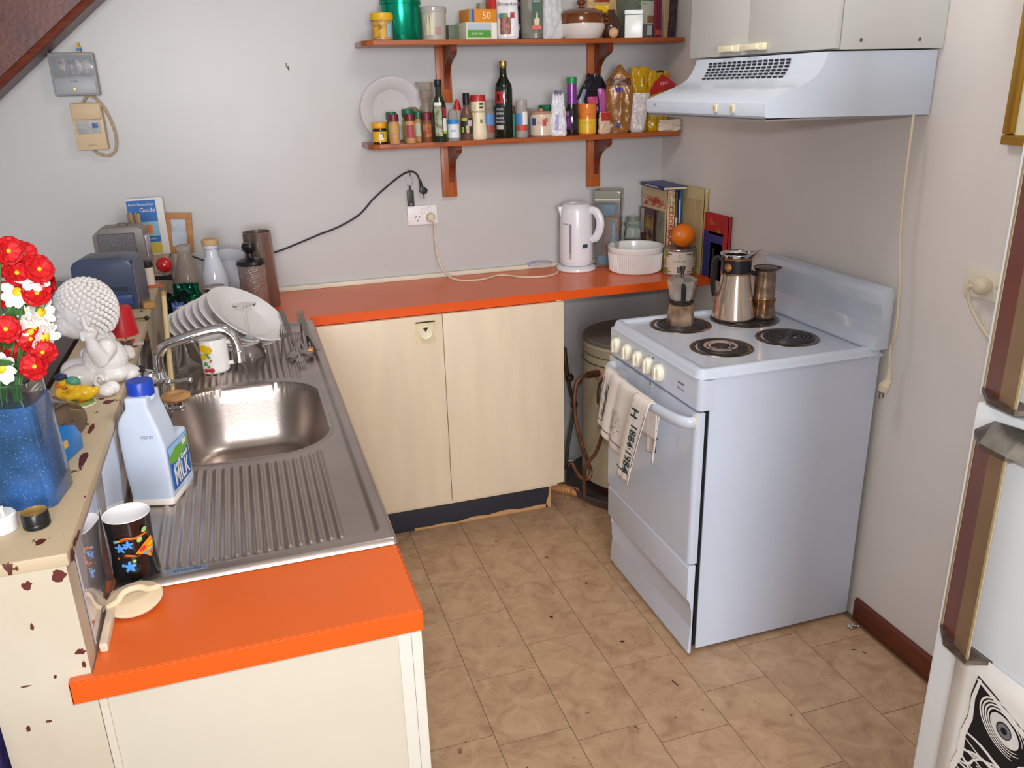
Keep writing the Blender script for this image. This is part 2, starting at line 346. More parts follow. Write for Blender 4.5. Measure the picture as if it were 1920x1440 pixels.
kp.prism([(x + 1.06, z) for x, z in [(-.662, 0), (-.64, 0), (-.64, .1), (-.647, .09), (-.65, .05), (-.658, .03)]], 'y', -.3725 + .22, -.3732 + .22)
ob('scuffed_patch', kp, cm('#c99a68', .8), cb, False)
d1 = cbox('door', (-1.497, -1.0655, -.4554, -.4385, .14, .8675), cream_m, cb); d2 = cbox('door', (-1.0635, -.6134, -.4554, -.4385, .1435, .8675), cream_m, cb)
m = MB().box(-1.162 + 1.06, -1.09 + 1.06, -.4562 + .22, -.4554 + .22, .77, .85, .0003); lp = ob('latch_plate', m, mat('latch_plate_cream', '#dccba6', .4, var=.1, vscale=40), d1, False)
m = MB().tf(Matrix.Translation((-1.126 + 1.06, -.4562 + .22, .808)) @ Matrix.Rotation(rad(90), 4, 'X')); m.lathe([(.0, .003), (.018, .003), (.022, .0045), (.024, .003), (.026, 0)], 24); ob('latch_knob', m, plast_cream, d1)
m = MB().prism([(-1.137 + 1.06, .828), (-1.117 + 1.06, .828), (-1.127 + 1.06, .812)], 'y', -.4602 + .22, -.461 + .22); m.box(-1.160 + 1.06, -1.092 + 1.06, -.4568 + .22, -.4562 + .22, .844, .849); ob('latch_slot', m, cm('#3c1d14', .6), d1, False)
# sink cabinet
sc = thing('sink_cupboard', 'cream sink cupboard ending in a plain cream end panel nearest the camera', 'cupboard', (-1.72, -1.3, 0))
o2 = (1.72, 1.3, 0)
cbox('end_panel', (-1.941, -1.524, -2.156, -2.138, 0, .866), cream2_m, sc, .001, o2)
cbox('corner_post', (-1.9425, -1.9325, -2.1585, -2.1565, 0, .866), cream2_m, sc, .0005, o2)
cbox('cover_strip', (-1.541, -1.522, -2.1585, -2.1565, 0, .866), mat('white_strip', '#d2ccc0', .4), sc, .0005, o2)
for ya, yb in ((-2.158, -1.62), (-1.617, -1.08), (-1.077, -.46)): cbox('door', (-1.5215, -1.506, ya, yb, .12 if ya < -2 else .12, .866), mat('white_strip', '#d2ccc0', .4), sc, .001, o2)
cbox('plinth', (-1.56, -1.55, -2.135, -.46, 0, .115), mat('black_plinth', '#2f3038', .5), sc, .001, o2)
# ================= SINK =================
sk = thing('kitchen_sink', 'stainless steel sink unit with one bowl and ribbed drainers at both ends', 'sink', (0, 0, 0))
X0, X1, Y0, Y1_ = -1.9385, -1.503, -1.979, -.505
bx0, bx1, by0, by1, bc = -1.893, -1.556, -1.545, -1.085, .115
def sst(t): t = max(0, min(1, t)); return t * t * (3 - 2 * t)
def rrect(x, y, x0, x1, y0, y1, r):
    dx = abs(x - (x0 + x1) / 2) - (x1 - x0) / 2 + r; dy = abs(y - (y0 + y1) / 2) - (y1 - y0) / 2 + r
    return min(max(dx, dy), 0) + math.hypot(max(dx, 0), max(dy, 0)) - r
def sinkz(x, y):
    z = .9105
    e = min(x - X0, X1 - x, y - Y0, Y1_ - y)
    if e < .006: z -= .009 * (1 - sst(e / .006)) 
    d = rrect(x, y, X0 + .02, X1 - .022, Y0 + .028, Y1_ - .02, .02); z -= .006 * sst(-d / .01)
    s = rrect(x, y, bx0, bx1, by0, by1, bc)
    # drainer ribs
    rib = .5 - .5 * cos(2 * pi * (x + 1.885) / .0168)
    rib = rib ** 1.5
    if -1.885 < x < -1.582:
        ramp = sst((y + 1.938) / .008) * sst((s - .028) / .014) if y < by0 + .2 else 0
        rampb = sst((-.575 - y) / .008) * sst((s - .03) / .014) if y > by1 - .2 else 0
        if x > -1.66: rampb *= sst((-.60 - y) / .02)
        z += .0035 * rib * max(ramp, rampb)
    if s < .012: z += .0012 * sst((.012 - s) / .006) if s > 0 else .0012
    if s < 0:
        t = min(1, -s / .052); z -= .15 * (1 - (1 - t) ** 2.4) ** .85
    return z
mb = MB(); nx, ny = 174, 330
# finer rows near nothing in particular: a regular grid
mb.grid(lambda u, v: (X0 + (X1 - X0) * u, Y0 + (Y1_ - Y0) * v, sinkz(X0 + (X1 - X0) * u, Y0 + (Y1_ - Y0) * v)), nx, ny)
ob('basin_and_drainers', mb, steel_m, sk, True, angle=80, recalc=False)
m = MB().lathe([(.0, .004), (.02, .004), (.024, .006), (.034, .005), (.038, .001)], 28, (-1.72, -1.32, .7605)); ob('waste_ring', m, chrome_m, sk)
m = MB().box(-1.862, -1.80, -1.9625, -1.951, .909, .9107, .0003); ob('maker_badge', m, cm('#7f93a6', .3, metal=.6), sk, True)
txt('STAINLESS', .009, cm('#3c5878', .4), sk, basis((1, 0, 0), (0, 1, 0), (-1.831, -1.957, .911)))
# clear splash sheets
for i, (ya, yb) in enumerate(((-2.115, -1.935), (-1.93, -1.45), (-1.445, -1.0))):
    o = ob('splash_sheet', MB().box(-1.9425, -1.9400, ya, yb, .912, 1.055, .0008), mat('glossy_acrylic', '#b9b6bd', .05, coat=1, spec=1.0, metal=.35)); tag(o, ['short glossy splash sheet beside the black mug', 'long glossy splash sheet behind the milk bottle', 'glossy splash sheet behind the chrome tap'][i], 'splashback', 'glossy splash sheets behind the sink')
# tap
tp = thing('sink_tap', 'chrome wall tap with a long curved spout over the sink bowl', 'tap', (-1.905, -1.22, 1.0))
m = MB().tf(Matrix.Rotation(rad(90), 4, 'Y')); m.lathe([(0, .0), (.012, .0), (.026, -.012), (.031, -.028), (.031, -.033), (0, -.033)], 24); ob('wall_flange', m, chrome_m, tp, loc=(0, 0, -.01))
m = MB(); m.lathe([(0, -.085), (.015, -.085), (.018, -.07), (.018, -.02), (.019, -.018), (.019, -.006), (.015, -.004), (.0125, .012), (0, .012)], 20); ob('body', m, chrome_m, tp)
pts = [(0, 0, 0), (0, .0, .025), (.004, 0, .05), (.02, 0, .07), (.045, 0, .079), (.09, 0, .090), (.125, 0.0, .096), (.15, 0, .094), (.168, 0, .078), (.175, 0, .055), (.176, 0, .040)]
m = MB().tube(spline(pts, 5), .0118, 16); ob('spout', m, chrome_m, tp)
m = MB().lathe([(0, .014), (.0135, .014), (.0135, .04), (.0118, .042), (0, .042)], 18, (.176, 0, 0)); ob('nozzle', m, chrome_m, tp)
m = MB().sphere((.018, -.02, -.01), .009); m.tube([(.018, -.02, -.01), (.062, -.03, -.008)], [.0035, .006], 10); m.sphere((.064, -.03, -.008), .007); ob('lever', m, chrome_m, tp)
o = thing('tap_handle', 'small chrome tap handle low beside the milk bottle neck', 'tap', (-1.885, -1.32, .955)); m = MB().sphere((0, 0, 0), .011); m.tube([(0, 0, 0), (.02, -.01, .004)], [.008, .01], 10); m.sphere((.022, -.01, .004), .011); ob('knob', m, chrome_m, o); m = MB().tube([(0, 0, 0), (-.045, .01, 0)], .007, 10); ob('stem', m, chrome_m, o)
o = ob('wooden_disc', MB().lathe([(0, .004), (.012, .004), (.016, .008), (.024, .008), (.031, .004), (.032, 0), (.026, -.006), (0, -.006)], 28), woodmat('turned_wood', '#c79a66', '#a87a48', .5), loc=(-1.868, -1.335, .985)); tag(o, 'round tan wooden dish resting on the tap beside the milk bottle', 'dish')
# ================= COOKER =================
ck = thing('cooker', 'freestanding white electric cooker with four coil hotplates and towel on its handle', 'cooker', (-.3, -1.11, 0))
def K(mb): mb.tf(Matrix.Translation((.3, 1.11, 0))); return mb
YN, YF_ = -1.396, -.838
m = K(MB()).prism([(-.5565, .012), (-.018, .012), (-.018, .87), (-.5565, .87)], 'y', -1.3775, -1.3735); ob('side_panel', m, enamelside_m, ck, False)
m = K(MB()).prism([(-.5565, .012), (-.018, .012), (-.018, .87), (-.5565, .87)], 'y', -.862, -.858); ob('side_panel', m, enamelside_m, ck, False)
m = K(MB()).box(-.565, -.03, -1.372, -.864, .02, .86); ob('carcass', m, cm('#0c0d10', .8), ck, False)
# hob with raised rim
m = K(MB()); hx0, hx1 = -.606, -.012
def hobz(x, y):
    d = -rrect(x, y, hx0, hx1, YN, YF_, .03); z = .873 + .024 * sst(d / .013)
    z -= .010 * sst((d - .026) / .016); return z
pr_x = [0, .002, .004, .007, .011, .015, .02, .026, .030, .034, .038, .042, .05]
def axis(a, b):
    L_ = [a + t for t in pr_x]; R_ = [b - t for t in pr_x][::-1]; n = 14
    return L_ + [a + .05 + (b - a - .1) * i / n for i in range(1, n)] + R_
ax, ay = axis(hx0, hx1), axis(YN, YF_)
def clampc(x, y, r=.03):
    cx_ = min(max(x, hx0 + r), hx1 - r); cy_ = min(max(y, YN + r), YF_ - r); dx, dy = x - cx_, y - cy_
    if dx and dy:
        k = max(abs(dx), abs(dy)); l = math.hypot(dx, dy); return cx_ + dx * k / l, cy_ + dy * k / l
    return x, y
g = [[None] * len(ay) for _ in ax]
for i, x in enumerate(ax):
    for j, y in enumerate(ay):
        a_, b_ = clampc(x, y); g[i][j] = m.V((a_, b_, hobz(a_, b_)))
for i in range(len(ax) - 1):
    for j in range(len(ay) - 1): m.F([g[i][j], g[i + 1][j], g[i + 1][j + 1], g[i][j + 1]])
ob('hob', m, enamel_m, ck, angle=60)
m = K(MB()).box(-.60, -.02, YN + .006, YF_ - .006, .866, .874); ob('hob_underside', m, enamel_m, ck, False)
# backsplash
m = K(MB())
prof = [(-.020, .888), (-.105, .888), (-.106, .893), (-.085, .925), (-.07, .955), (-.062, .985), (-.060, 1.02), (-.062, 1.045), (-.056, 1.06), (-.045, 1.066), (-.03, 1.062), (-.022, 1.05), (-.020, 1.0)]
prof = [(x + .004 if False else x, z) for x, z in prof]
prof = [(-.014, .888), (-.062, .888), (-.064, .895), (-.050, .925), (-.046, .955), (-.047, .985), (-.052, 1.015), (-.054, 1.04), (-.050, 1.056), (-.040, 1.065), (-.028, 1.066), (-.018, 1.058), (-.014, 1.04)]
m.prism(prof, 'y', -1.400, YF_ - .012, bev=.003); ob('splashback', m, enamel_m, ck, angle=50)
# control panel, rounded end
def rp_panel(z0, z1, x0, xb, r=.018, yn=-1.398, yf=-.84, slope=0):
    mm = K(MB()); pl = [(xb, yf), (x0, yf), (x0, yn + r)] + [(x0 + r - r * cos(a), yn + r - r * sin(a)) for a in [pi / 10 * k for k in range(1, 6)]] + [(xb, yn)]
    mm.prism(pl, 'z', z0, z1); return mm
ob('control_panel', rp_panel(.786, .870, -.602, -.5575), enamel_m, ck, angle=30)
dr = ob('oven_door', rp_panel(.318, .778, -.604, -.578, .014, -1.392), enamel_m, ck, angle=30)
m = K(MB()); m.prism([(-.580, .01), (-.590, .012), (-.592, .02), (-.585, .10), (-.584, .16), (-.590, .185), (-.603, .20), (-.604, .306), (-.598, .312), (-.580, .312)], 'y', -1.392, -.842, bev=.003); ob('bottom_drawer', m, enamelside_m, ck)
m = K(MB()).box(-.5855, -.583, -.843, -.841, .0, .3); ob('toe_strip', m, cm('#3a3028', .6), ck, False)
for i, y in enumerate((-.893, -.971, -1.045, -1.112, -1.178)):
    m = K(MB()).tf(Matrix.Translation((-.602 + .3, y + 1.11, .826)) @ Matrix.Rotation(rad(-90), 4, 'Y')); m.lathe([(.0, 0), (.0225, 0), (.0240, .004), (.0230, .011), (.0185, .017), (.0, .020)], 24, sx=1.12)
    m.box(-.020, .018, -.0055, .0055, .008, .022, .003); k = ob('knob', m, mat('knob_ivory', '#efe9d4', .35), ck)
    mb = K(MB()).box(-.6025, -.602, y - .0006 + .004, y + .0006 + .004, .851, .858); ob('dial_mark', mb, cm('#6d7078', .5), k, False)
m = K(MB()).tf(Matrix.Translation((-.602 + .3, -1.135 + 1.11, .856)) @ Matrix.Rotation(rad(-90), 4, 'Y')).lathe([(0, .001), (.003, .001), (.003, 0)], 8); ob('indicator_light', m, black_m, ck)
TL = lambda y, z, x=-.6026: basis((0, -1, 0), (0, 0, 1), (x + .3, y + 1.11, z))
txt('SIMPSON', .0085, cm('#30343c', .5), ck, TL(-1.30, .833)); txt('Slim Line', .011, cm('#8a8f99', .5), ck, TL(-1.30, .818))
# oven door handle: a bowed bar
pts = [(-.604, -.868, .752), (-.622, -.875, .752), (-.640, -.91, .752), (-.652, -1.0, .751), (-.656, -1.13, .75), (-.652, -1.26, .751), (-.640, -1.345, .752), (-.622, -1.378, .752), (-.604, -1.383, .752)]
m = K(MB()).tube(spline(pts, 5), .0105, 10, flat=1.5); ob('door_handle', m, enamel_m, ck)
for y in (-.870, -1.382): m = K(MB()).box(-.606, -.603, y - .012, y + .010, .734, .770, .001); ob('handle_mount', m, plast_cream, ck)
m = K(MB()).box(-.6046, -.6036, -1.128, -1.122, .770, .7785); m.box(-.6046, -.6036, -1.126, -1.124, .745, .752); m.box(-.6046, -.6036, -1.126, -1.124, .757, .764); ob('door_chip', m, cm('#22262e', .6), ck, False)
# hotplates
def coil(cx_, cy_, R, hot=False):
    t = bpy.data.objects.new('hotplate', None); COL.objects.link(t); t.parent = ck; t.location = (cx_ + .3, cy_ + 1.11, .887)
    ob('drip_ring', MB().lathe([(R - .017, -.004), (R - .013, .002), (R - .006, .0045), (R, .003), (R + .003, 0)], 36), mat('ring_steel', '#8c7c70', .22, metal=1, var=.2, vscale=30), t)
    ob('drip_bowl', MB().lathe([(R - .012, .001), (R - .02, -.006), (0, -.008)], 36), mat('burnt_bowl', '#201d1e', .35), t)
    n = 150; turns = 4; pts = []
    for i in range(n + 1):
        a = 2 * pi * turns * i / n; rr_ = .022 + (R - .040) * i / n; pts.append((rr_ * cos(a), rr_ * sin(a), .003))
    ob('coil', MB().tube(pts, .0062, 6, flat=.7), mat('coil_black', '#2c2829', .4, var=.3, vscale=20), t)
    ob('coil_core', MB().lathe([(0, .007), (.014, .007), (.017, .003), (.017, -.004)], 20), cm('#3c3836', .4, metal=.5), t)
    if hot:
        pts = []
        for i in range(60):
            a = 2 * pi * 1.75 * i / 59; rr_ = .0305 + (R - .04) * .44 * i / 59; pts.append((rr_ * cos(a), rr_ * sin(a), .0045))
        ob('scorched_coil', MB().tube(pts, .0056, 6, flat=.6), mat('scorched', '#a8928a', .5, var=.3, vscale=25), t)
coil(-.416, -.952, .094); coil(-.195, -.966, .106); coil(-.424, -1.207, .088, True); coil(-.196, -1.195, .090)
# ================= TOWEL on the handle =================
tw = thing('tea_towel', 'white cotton tea towel with dark green print draped over the oven handle', 'towel', (-.66, -1.08, .76))
cloth = mat('towel_cotton', '#e9dfd8', .9, bump=.15, bscale=300)
green = cm('#1d3a3a', .8)
def K2(mb): mb.tf(Matrix.Translation((.66, 1.08, -.76))); return mb
def towel(y0, y1, zb0, zb1, xo=0, back=True, seed=0, yb0=None, yb1=None, amp=1):
    yb0 = y0 if yb0 is None else yb0; yb1 = y1 if yb1 is None else yb1
    def fn(u, v):
        # v: 0 at back bottom, over the bar, 1 at front hem
        s = v
        y = y0 + (y1 - y0) * u; bow = -.656 + .02 * ((y + 1.13) / .25) ** 2
        zb = zb0 + (zb1 - zb0) * u
        if s < .25: x = bow + .013; z = .75 - .10 * (1 - s / .25); t = 0
        elif s < .4:
            a = pi * (s - .25) / .15; x = bow - .0 + .014 * cos(a); z = .752 + .016 * sin(a); t = 0
        else:
            t = (s - .4) / .6; x = bow - .015; z = .75 - (.75 - zb) * t; y += (yb0 + (yb1 - yb0) * u - y) * t
        wv = (sin(u * 17 + seed) * .006 + sin(u * 9 + 2 + seed) * .006) * (.4 + t) * amp
        return (x - abs(wv) * 1.0 - xo - .012 * t * (1 - t), y + .01 * t * sin(u * 6 + seed), z + .003 * t * sin(u * 11 + seed) * amp)
    return fn
def solid(o, t=.0016): md = o.modifiers.new('t', 'SOLIDIFY'); md.thickness = t; md.offset = 0; return o
f1 = towel(-.920, -1.235, .575, .50, 0, True, 0, -.885, -1.15, .9)
solid(ob('towel_body', K2(MB()).grid(f1, 60, 46), cloth, tw, angle=80))
f2 = towel(-1.165, -1.255, .475, .465, .009, True, 1, -1.075, -1.150, .3)
solid(ob('folded_strip', K2(MB()).grid(f2, 16, 46), cloth, tw, angle=80))
solid(ob('back_flap', K2(MB()).grid(lambda u, v: (-.640 + .012 * sin(5 * u) * v, -1.19 - .068 * u + .012 * v, .742 - (.155 + .012 * u) * v), 10, 16), cloth, tw, angle=80))
def strip(fn, pth, wdt, lift=.0022):
    mb = K2(MB()); A = []
    for k, (u, v) in enumerate(pth):
        p = Vector(fn(u, v)); q = Vector(fn(min(u + .01, 1), v)); r0 = Vector(fn(u, min(1, v + .01)))
        un, vn = pth[min(k + 1, len(pth) - 1)]; up_, vp = pth[max(k - 1, 0)]
        d = Vector(fn(un, vn)) - Vector(fn(up_, vp)); d.normalize(); s_ = Vector((0, -d.z, d.y)).normalized() * wdt
        A.append((mb.V(p + s_ + Vector((-lift, 0, 0))), mb.V(p - s_ + Vector((-lift, 0, 0)))))
    for a, b_ in zip(A, A[1:]): mb.F([a[0], b_[0], b_[1], a[1]])
    return mb
ob('border_line', strip(f1, [(.06, .42 + .5 * i / 30) for i in range(31)], .0016), green, tw, False)
ob('border_line', strip(f1, [(.06 + .84 * i / 40, .92) for i in range(41)], .0016), green, tw, False)
ob('border_line', strip(f2, [(.02 + .96 * i / 10, .93) for i in range(11)], .0022), green, tw, False)
ob('border_line', strip(f2, [(.97, .45 + .4 * i / 20) for i in range(21)], .0012), green, tw, False)
mb = K2(MB())
rr = random.Random(8)
for k in range(44):   # printed sprig, grey ink strokes
    u = rr.uniform(.40, .60); v = rr.uniform(.62, .84); p = Vector(f1(u, v)); a = rr.uniform(0, pi); l = rr.uniform(.004, .012)
    d = Vector((0, cos(a), sin(a))) * l; n_ = Vector((0, -sin(a), cos(a))) * .0006; off = Vector((-.0024, 0, 0))
    mb.F([mb.V(p + d + n_ + off), mb.V(p - d + n_ + off), mb.V(p - d - n_ + off), mb.V(p + d - n_ + off)])
ob('printed_sprig', mb, cm('#6b6468', .9), tw, False)
mb = K2(MB())
for k in range(70):
    u = rr.gauss(.20, .035); v = rr.uniform(.47, .86); p = Vector(f1(u, v)); l = rr.uniform(.004, .014); a = rad(80) + rr.gauss(0, .2)
    d = Vector((0, cos(a), sin(a))) * l; n_ = Vector((0, -sin(a), cos(a))) * rr.uniform(.0006, .0014); off = Vector((-.0026, 0, 0))
    mb.F([mb.V(p + d + n_ + off), mb.V(p - d + n_ + off), mb.V(p - d - n_ + off), mb.V(p + d - n_ + off)])
ob('printed_column', mb, cm('#4a4044', .9), tw, False)
pA = Vector(f2(.5, .50)); pB = Vector(f2(.5, .90)); dirv = (pB - pA).normalized()
upv = Vector((0, 1, 0)).cross(Vector((0, 0, 0))) if False else None
def tt(s, size, v, u=.5, fn=f2):
    p = Vector(fn(u, v)) + Vector((-.0065, 0, 0)); right = Vector(fn(u, min(1, v + .05))) - Vector(fn(u, v)); right.x = 0
    up = Vector((-1, 0, 0)).cross(right.normalized()) * 1
    up = Vector((0, -1, .2))
    T = Matrix.Translation((.66, 1.08, -.76)) @ basis(right, Vector((0, -1, 0)), p); return T
ctr = (Vector(f2(.5, .78)) + Vector((-.006, 0, 0)))
def cloth_text(s, size, fn, v0, wd, L_, u0=.5, sx=1, bold=.0006):
    o = txt(s, size, green, tw, None, sx=sx, bold=bold)
    for vv in o.data.vertices:
        p = Vector(fn(max(0, min(1, u0 + vv.co.y / wd)), max(.42, min(1, v0 + vv.co.x / L_)))); vv.co = p + Vector((.66 - .0032 - vv.co.z, 1.08, -.76))
cloth_text('1884·1984', .043, f2, .735, .083, .46, sx=.95)
cloth_text('H', .046, f2, .475, .09, .46, .35, bold=.001)
T = Matrix.Translation((.66, 1.08, -.76)) @ basis((0, 0, -1), (0, -1, 0), (-.6455, -1.247, .655)); txt('utcham', .03, green, tw, T, bold=.0006)
# ================= POTS =================
alu = mat('stained_aluminium', '#d2b498', .38, metal=.8, col2='#6a4632', thr=(.3, .62), vscale=16)
alu2 = mat('moka_top_aluminium', '#c2bab2', .32, metal=.85, var=.15, vscale=20)
def oct_(prof, n=8): return prof
mk = thing('moka_pot', 'small octagonal moka pot with black knob and burnt base on the far left hotplate', 'coffee pot', (-.418, -.955, .8935), face(-.418, -.955) + .1)
ob('boiler', MB().lathe([(0, 0), (.043, 0), (.044, .004), (.037, .062), (.034, .066)], 8), alu, mk, angle=20)
ob('collar', MB().lathe([(.034, .066), (.038, .066), (.038, .072), (.035, .074)], 24), cm('#3c2a20', .4, metal=.5), mk)
ob('upper_chamber', MB().lathe([(.031, .074), (.034, .080), (.046, .135), (.046, .137), (.043, .138)], 8), alu2, mk, angle=20)
ld = ob('lid', MB().lathe([(.047, .137), (.047, .140), (.030, .150), (.008, .154), (0, .154)], 8), alu2, mk, angle=20)
ob('lid_knob', MB().lathe([(.0065, .152), (.005, .160), (.009, .178), (.0085, .180), (0, .180)], 10), black_m, ld)
ob('handle', MB().tube([(0, -.046, .132), (0, -.060, .128), (0, -.062, .110), (0, -.058, .088), (0, -.052, .070)], [.006, .008, .008, .0075, .005], 8), black_m, mk)
pc = thing('glass_percolator', 'tall glass coffee pot with black band and metal spout on the back left hotplate', 'coffee pot', (-.236, -.965, .8935), face(-.236, -.965))
cop = mat('copper_band', '#b98a68', .2, metal=1)
ob('glass_body', MB().lathe([(0, .002), (.060, .002), (.066, .008), (.063, .03), (.054, .08), (.047, .12), (.0445, .145)], 32), mat('tinted_steel_glass', '#c8b4a2', .14, metal=.7, var=.25, vscale=7, stretch=(1, 1, .2)), pc)
ob('lower_band', MB().lathe([(.0445, .144), (.047, .145), (.047, .150), (.045, .151)], 32), cop, pc)
ob('black_band', MB().lathe([(.0450, .151), (.0455, .190)], 32), black_m, pc)
ob('upper_band', MB().lathe([(.0455, .190), (.0475, .191), (.0475, .196), (.046, .197)], 32), cop, pc)
m = MB()
def rimfn(u, v):
    a = 2 * pi * u; sp_ = max(0, cos(a - rad(-10))) ** 8; R = .0465 + v * (.005 + .020 * sp_); return (R * cos(a), R * sin(a), .197 + v * (.012 + .012 * sp_))
m.grid(rimfn, 36, 4); solid(ob('spout_rim', m, chrome_m, pc), .001)
ob('handle', MB().tube(spline([(-.047, -.012, .188), (-.060, -.014, .198), (-.068, -.015, .18), (-.070, -.016, .14), (-.066, -.016, .10), (-.060, -.016, .075)], 4), [.006] * 6 + [.008] * 15, 8), black_m, pc)
m = MB().cylpatch(.0462, -.75, -.25, .155, .186); ob('copper_disc', MB().tf(Matrix.Rotation(-.55, 4, 'Z') @ Matrix.Translation((0, -.0462, .170)) @ Matrix.Rotation(rad(90), 4, 'X')).lathe([(0, .001), (.013, .001), (.013, -.002)], 20), cop, pc); m.bm.free()
p2 = thing('stovetop_espresso_pot', 'small brown-stained steel espresso pot with black handle beside the glass pot', 'coffee pot', (-.148, -.995, .8935), face(-.148, -.995))
brn = mat('heat_browned_steel', '#b89c84', .22, metal=.85, col2='#70503a', thr=(.35, .65), vscale=10, stretch=(1, 1, 3))
ob('boiler', MB().lathe([(0, 0), (.032, 0), (.038, .006), (.039, .02), (.034, .045), (.033, .055)], 28), brn, p2)
ob('collar', MB().lathe([(.033, .055), (.037, .056), (.037, .063), (.034, .064)], 28), mat('brass_collar', '#9a6a3a', .25, metal=1), p2)
ob('upper_chamber', MB().lathe([(.034, .064), (.033, .07), (.032, .15), (.033, .153)], 28), brn, p2)
m = MB()
def rim2(u, v):
    a = 2 * pi * u; s_ = max(0, cos(a - rad(-5))) ** 8; R = .033 + v * (.006 + .010 * s_); return (R * cos(a), R * sin(a), .153 + v * .010)
m.grid(rim2, 28, 3); m.lathe([(.038, .160), (.02, .164), (0, .165)], 28); ob('lid', m, cm('#6d625c', .25, metal=.9), p2)
ob('handle', MB().tube(spline([(-.030, -.01, .142), (-.048, -.012, .146), (-.055, -.012, .135), (-.054, -.012, .11), (-.050, -.012, .08), (-.045, -.012, .062)], 3), [.010] * 5 + [.008] * 5 + [.006] * 6, 8, flat=.7), black_m, p2)
# ================= WATER HEATER =================
wh = thing('water_heater', 'cream cylindrical hot water heater with grey top in the gap beside the cooker', 'water heater', (-.245, -.30, 0), face(-.245, -.3))
R = .212
ob('tank', MB().lathe([(0, .06), (R - .006, .06), (R, .066), (R, .655), (R - .004, .66)], 56), mat('heater_cream', '#d6c9ab', .4, var=.06, vscale=3), wh)
ob('top_cover', MB().lathe([(R + .001, .652), (R + .001, .662), (R - .004, .667), (0, .668)], 56), mat('heater_top_grey', '#837a72', .5, var=.12, vscale=5), wh)
ob('band', MB().lathe([(R, .610), (R + .002, .611), (R + .002, .642), (R, .643)], 56), mat('heater_band', '#c9bb9c', .45, var=.15, vscale=10), wh)
for z in (.607, .573): ob('green_line', MB().lathe([(R + .0005, z), (R + .0025, z + .001), (R + .0025, z + .004), (R + .0005, z + .005)], 56), cm('#4c5a48', .5), wh)
ob('rating_label', MB().cylpatch(R + .003, .10, .30, .615, .635), cm('#6a5544', .5), wh, False)
tray = ob('drip_tray', MB().lathe([(0, .002), (.262, .002), (.275, .012), (.282, .038), (.277, .041), (.268, .012), (0, .008)], 60), mat('rusty_tray', '#4a4a50', .55, col2='#5e4a3e', thr=(.4, .6), vscale=9), loc=(-.245, -.30, 0)); tag(tray, 'dark grey drip tray under the cream water heater', 'tray')
ob('foot_ring', MB().lathe([(.16, .009), (.165, .06), (.15, .06), (.145, .009)], 30), cm('#6b3f2c', .7), wh)
cu = mat('aged_copper_pipe', '#7d523a', .4, metal=.5, var=.3, vscale=20); br = mat('aged_brass', '#5e4a3a', .45, metal=.5, var=.3, vscale=30)
def pt(a, r, z): return (r * sin(a), -r * cos(a), z)
for a, z in ((-.70, .545), (-.36, .530)): ob('escutcheon', MB().tf(Matrix.Rotation(a, 4, 'Z') @ Matrix.Translation((0, -R, z)) @ Matrix.Rotation(rad(90), 4, 'X')).lathe([(0, .006), (.020, .006), (.030, .002), (.031, 0)], 22), mat('escutcheon_pink', '#cfa98c', .5), wh)
whi = (Matrix.Translation((-.245, -.30, 0)) @ Matrix.Rotation(face(-.245, -.3), 4, 'Z')).inverted()
def wl(pts): return [whi @ Vector(p) for p in pts]
ob('inlet_union', MB().tube([pt(-.70, R, .548), wl([(-.502, -.425, .562)])[0]], .013, 10), br, wh)
ob('safety_valve', MB().tube([pt(-.36, R, .530)] + wl([(-.435, -.455, .545), (-.462, -.468, .53), (-.472, -.47, .50), (-.472, -.47, .46)]), [.014, .017, .018, .014, .013], 10).tube(wl([(-.455, -.465, .555), (-.475, -.49, .545), (-.492, -.50, .515), (-.490, -.50, .490)]), .009, 8), br, wh)
ob('inlet_pipe', MB().tube(spline(wl([(-.500, -.425, .562), (-.530, -.44, .564), (-.556, -.44, .545), (-.565, -.44, .485), (-.559, -.44, .385), (-.532, -.44, .28), (-.505, -.44, .199), (-.497, -.445, .159), (-.515, -.45, .135), (-.545, -.44, .150), (-.56, -.40, .19)]), 6), .0075, 8), cu, wh)
ob('outlet_pipe', MB().tube(spline(wl([(-.472, -.47, .465), (-.462, -.47, .382), (-.466, -.47, .315), (-.486, -.465, .251), (-.515, -.46, .215), (-.530, -.46, .18), (-.528, -.45, .13), (-.52, -.44, .05)]), 6), .007, 8), cu, wh)
wp = thing('water_pipe', 'brown water pipe with valve against the wall behind the heater', 'pipe', (-.45, -.07, 0))
ob('pipe', MB().tube(spline([(-.005, 0, 0.0), (.005, 0, .12), (.024, 0, .22), (.036, 0, .296), (.018, 0, .36), (.002, 0, .45), (-.01, 0, .56)], 5), .009, 8), mat('green_pipe', '#4c4a40', .5, var=.4, vscale=20), wp)
ob('pipe_union', MB().sphere((.034, 0, .30), (.016, .016, .022)), br, wp); ob('valve', MB().sphere((.008, -.01, .43), (.02, .018, .018)).tube([(-.012, 0, .56), (.0, -.008, .42)], [.012, .007], 8), br, wp)
rp_ = thing('turned_wooden_stick', 'small turned wooden rolling-pin handle lying on the floor by the drip tray', 'rolling pin', (-.595, -.235, .021), atan2(-.13, .11))
ob('body', MB().tf(Matrix.Rotation(rad(90), 4, 'Y')).lathe([(0, -.02), (.018, -.02), (.020, .02), (.020, .075), (.016, .08), (.019, .083), (.019, .088), (.016, .092), (.019, .096), (.016, .103), (.020, .115), (.019, .130), (.010, .142), (0, .143)], 20), woodmat('pale_turned_wood', '#c98f5c', '#b0743f', .45), rp_)
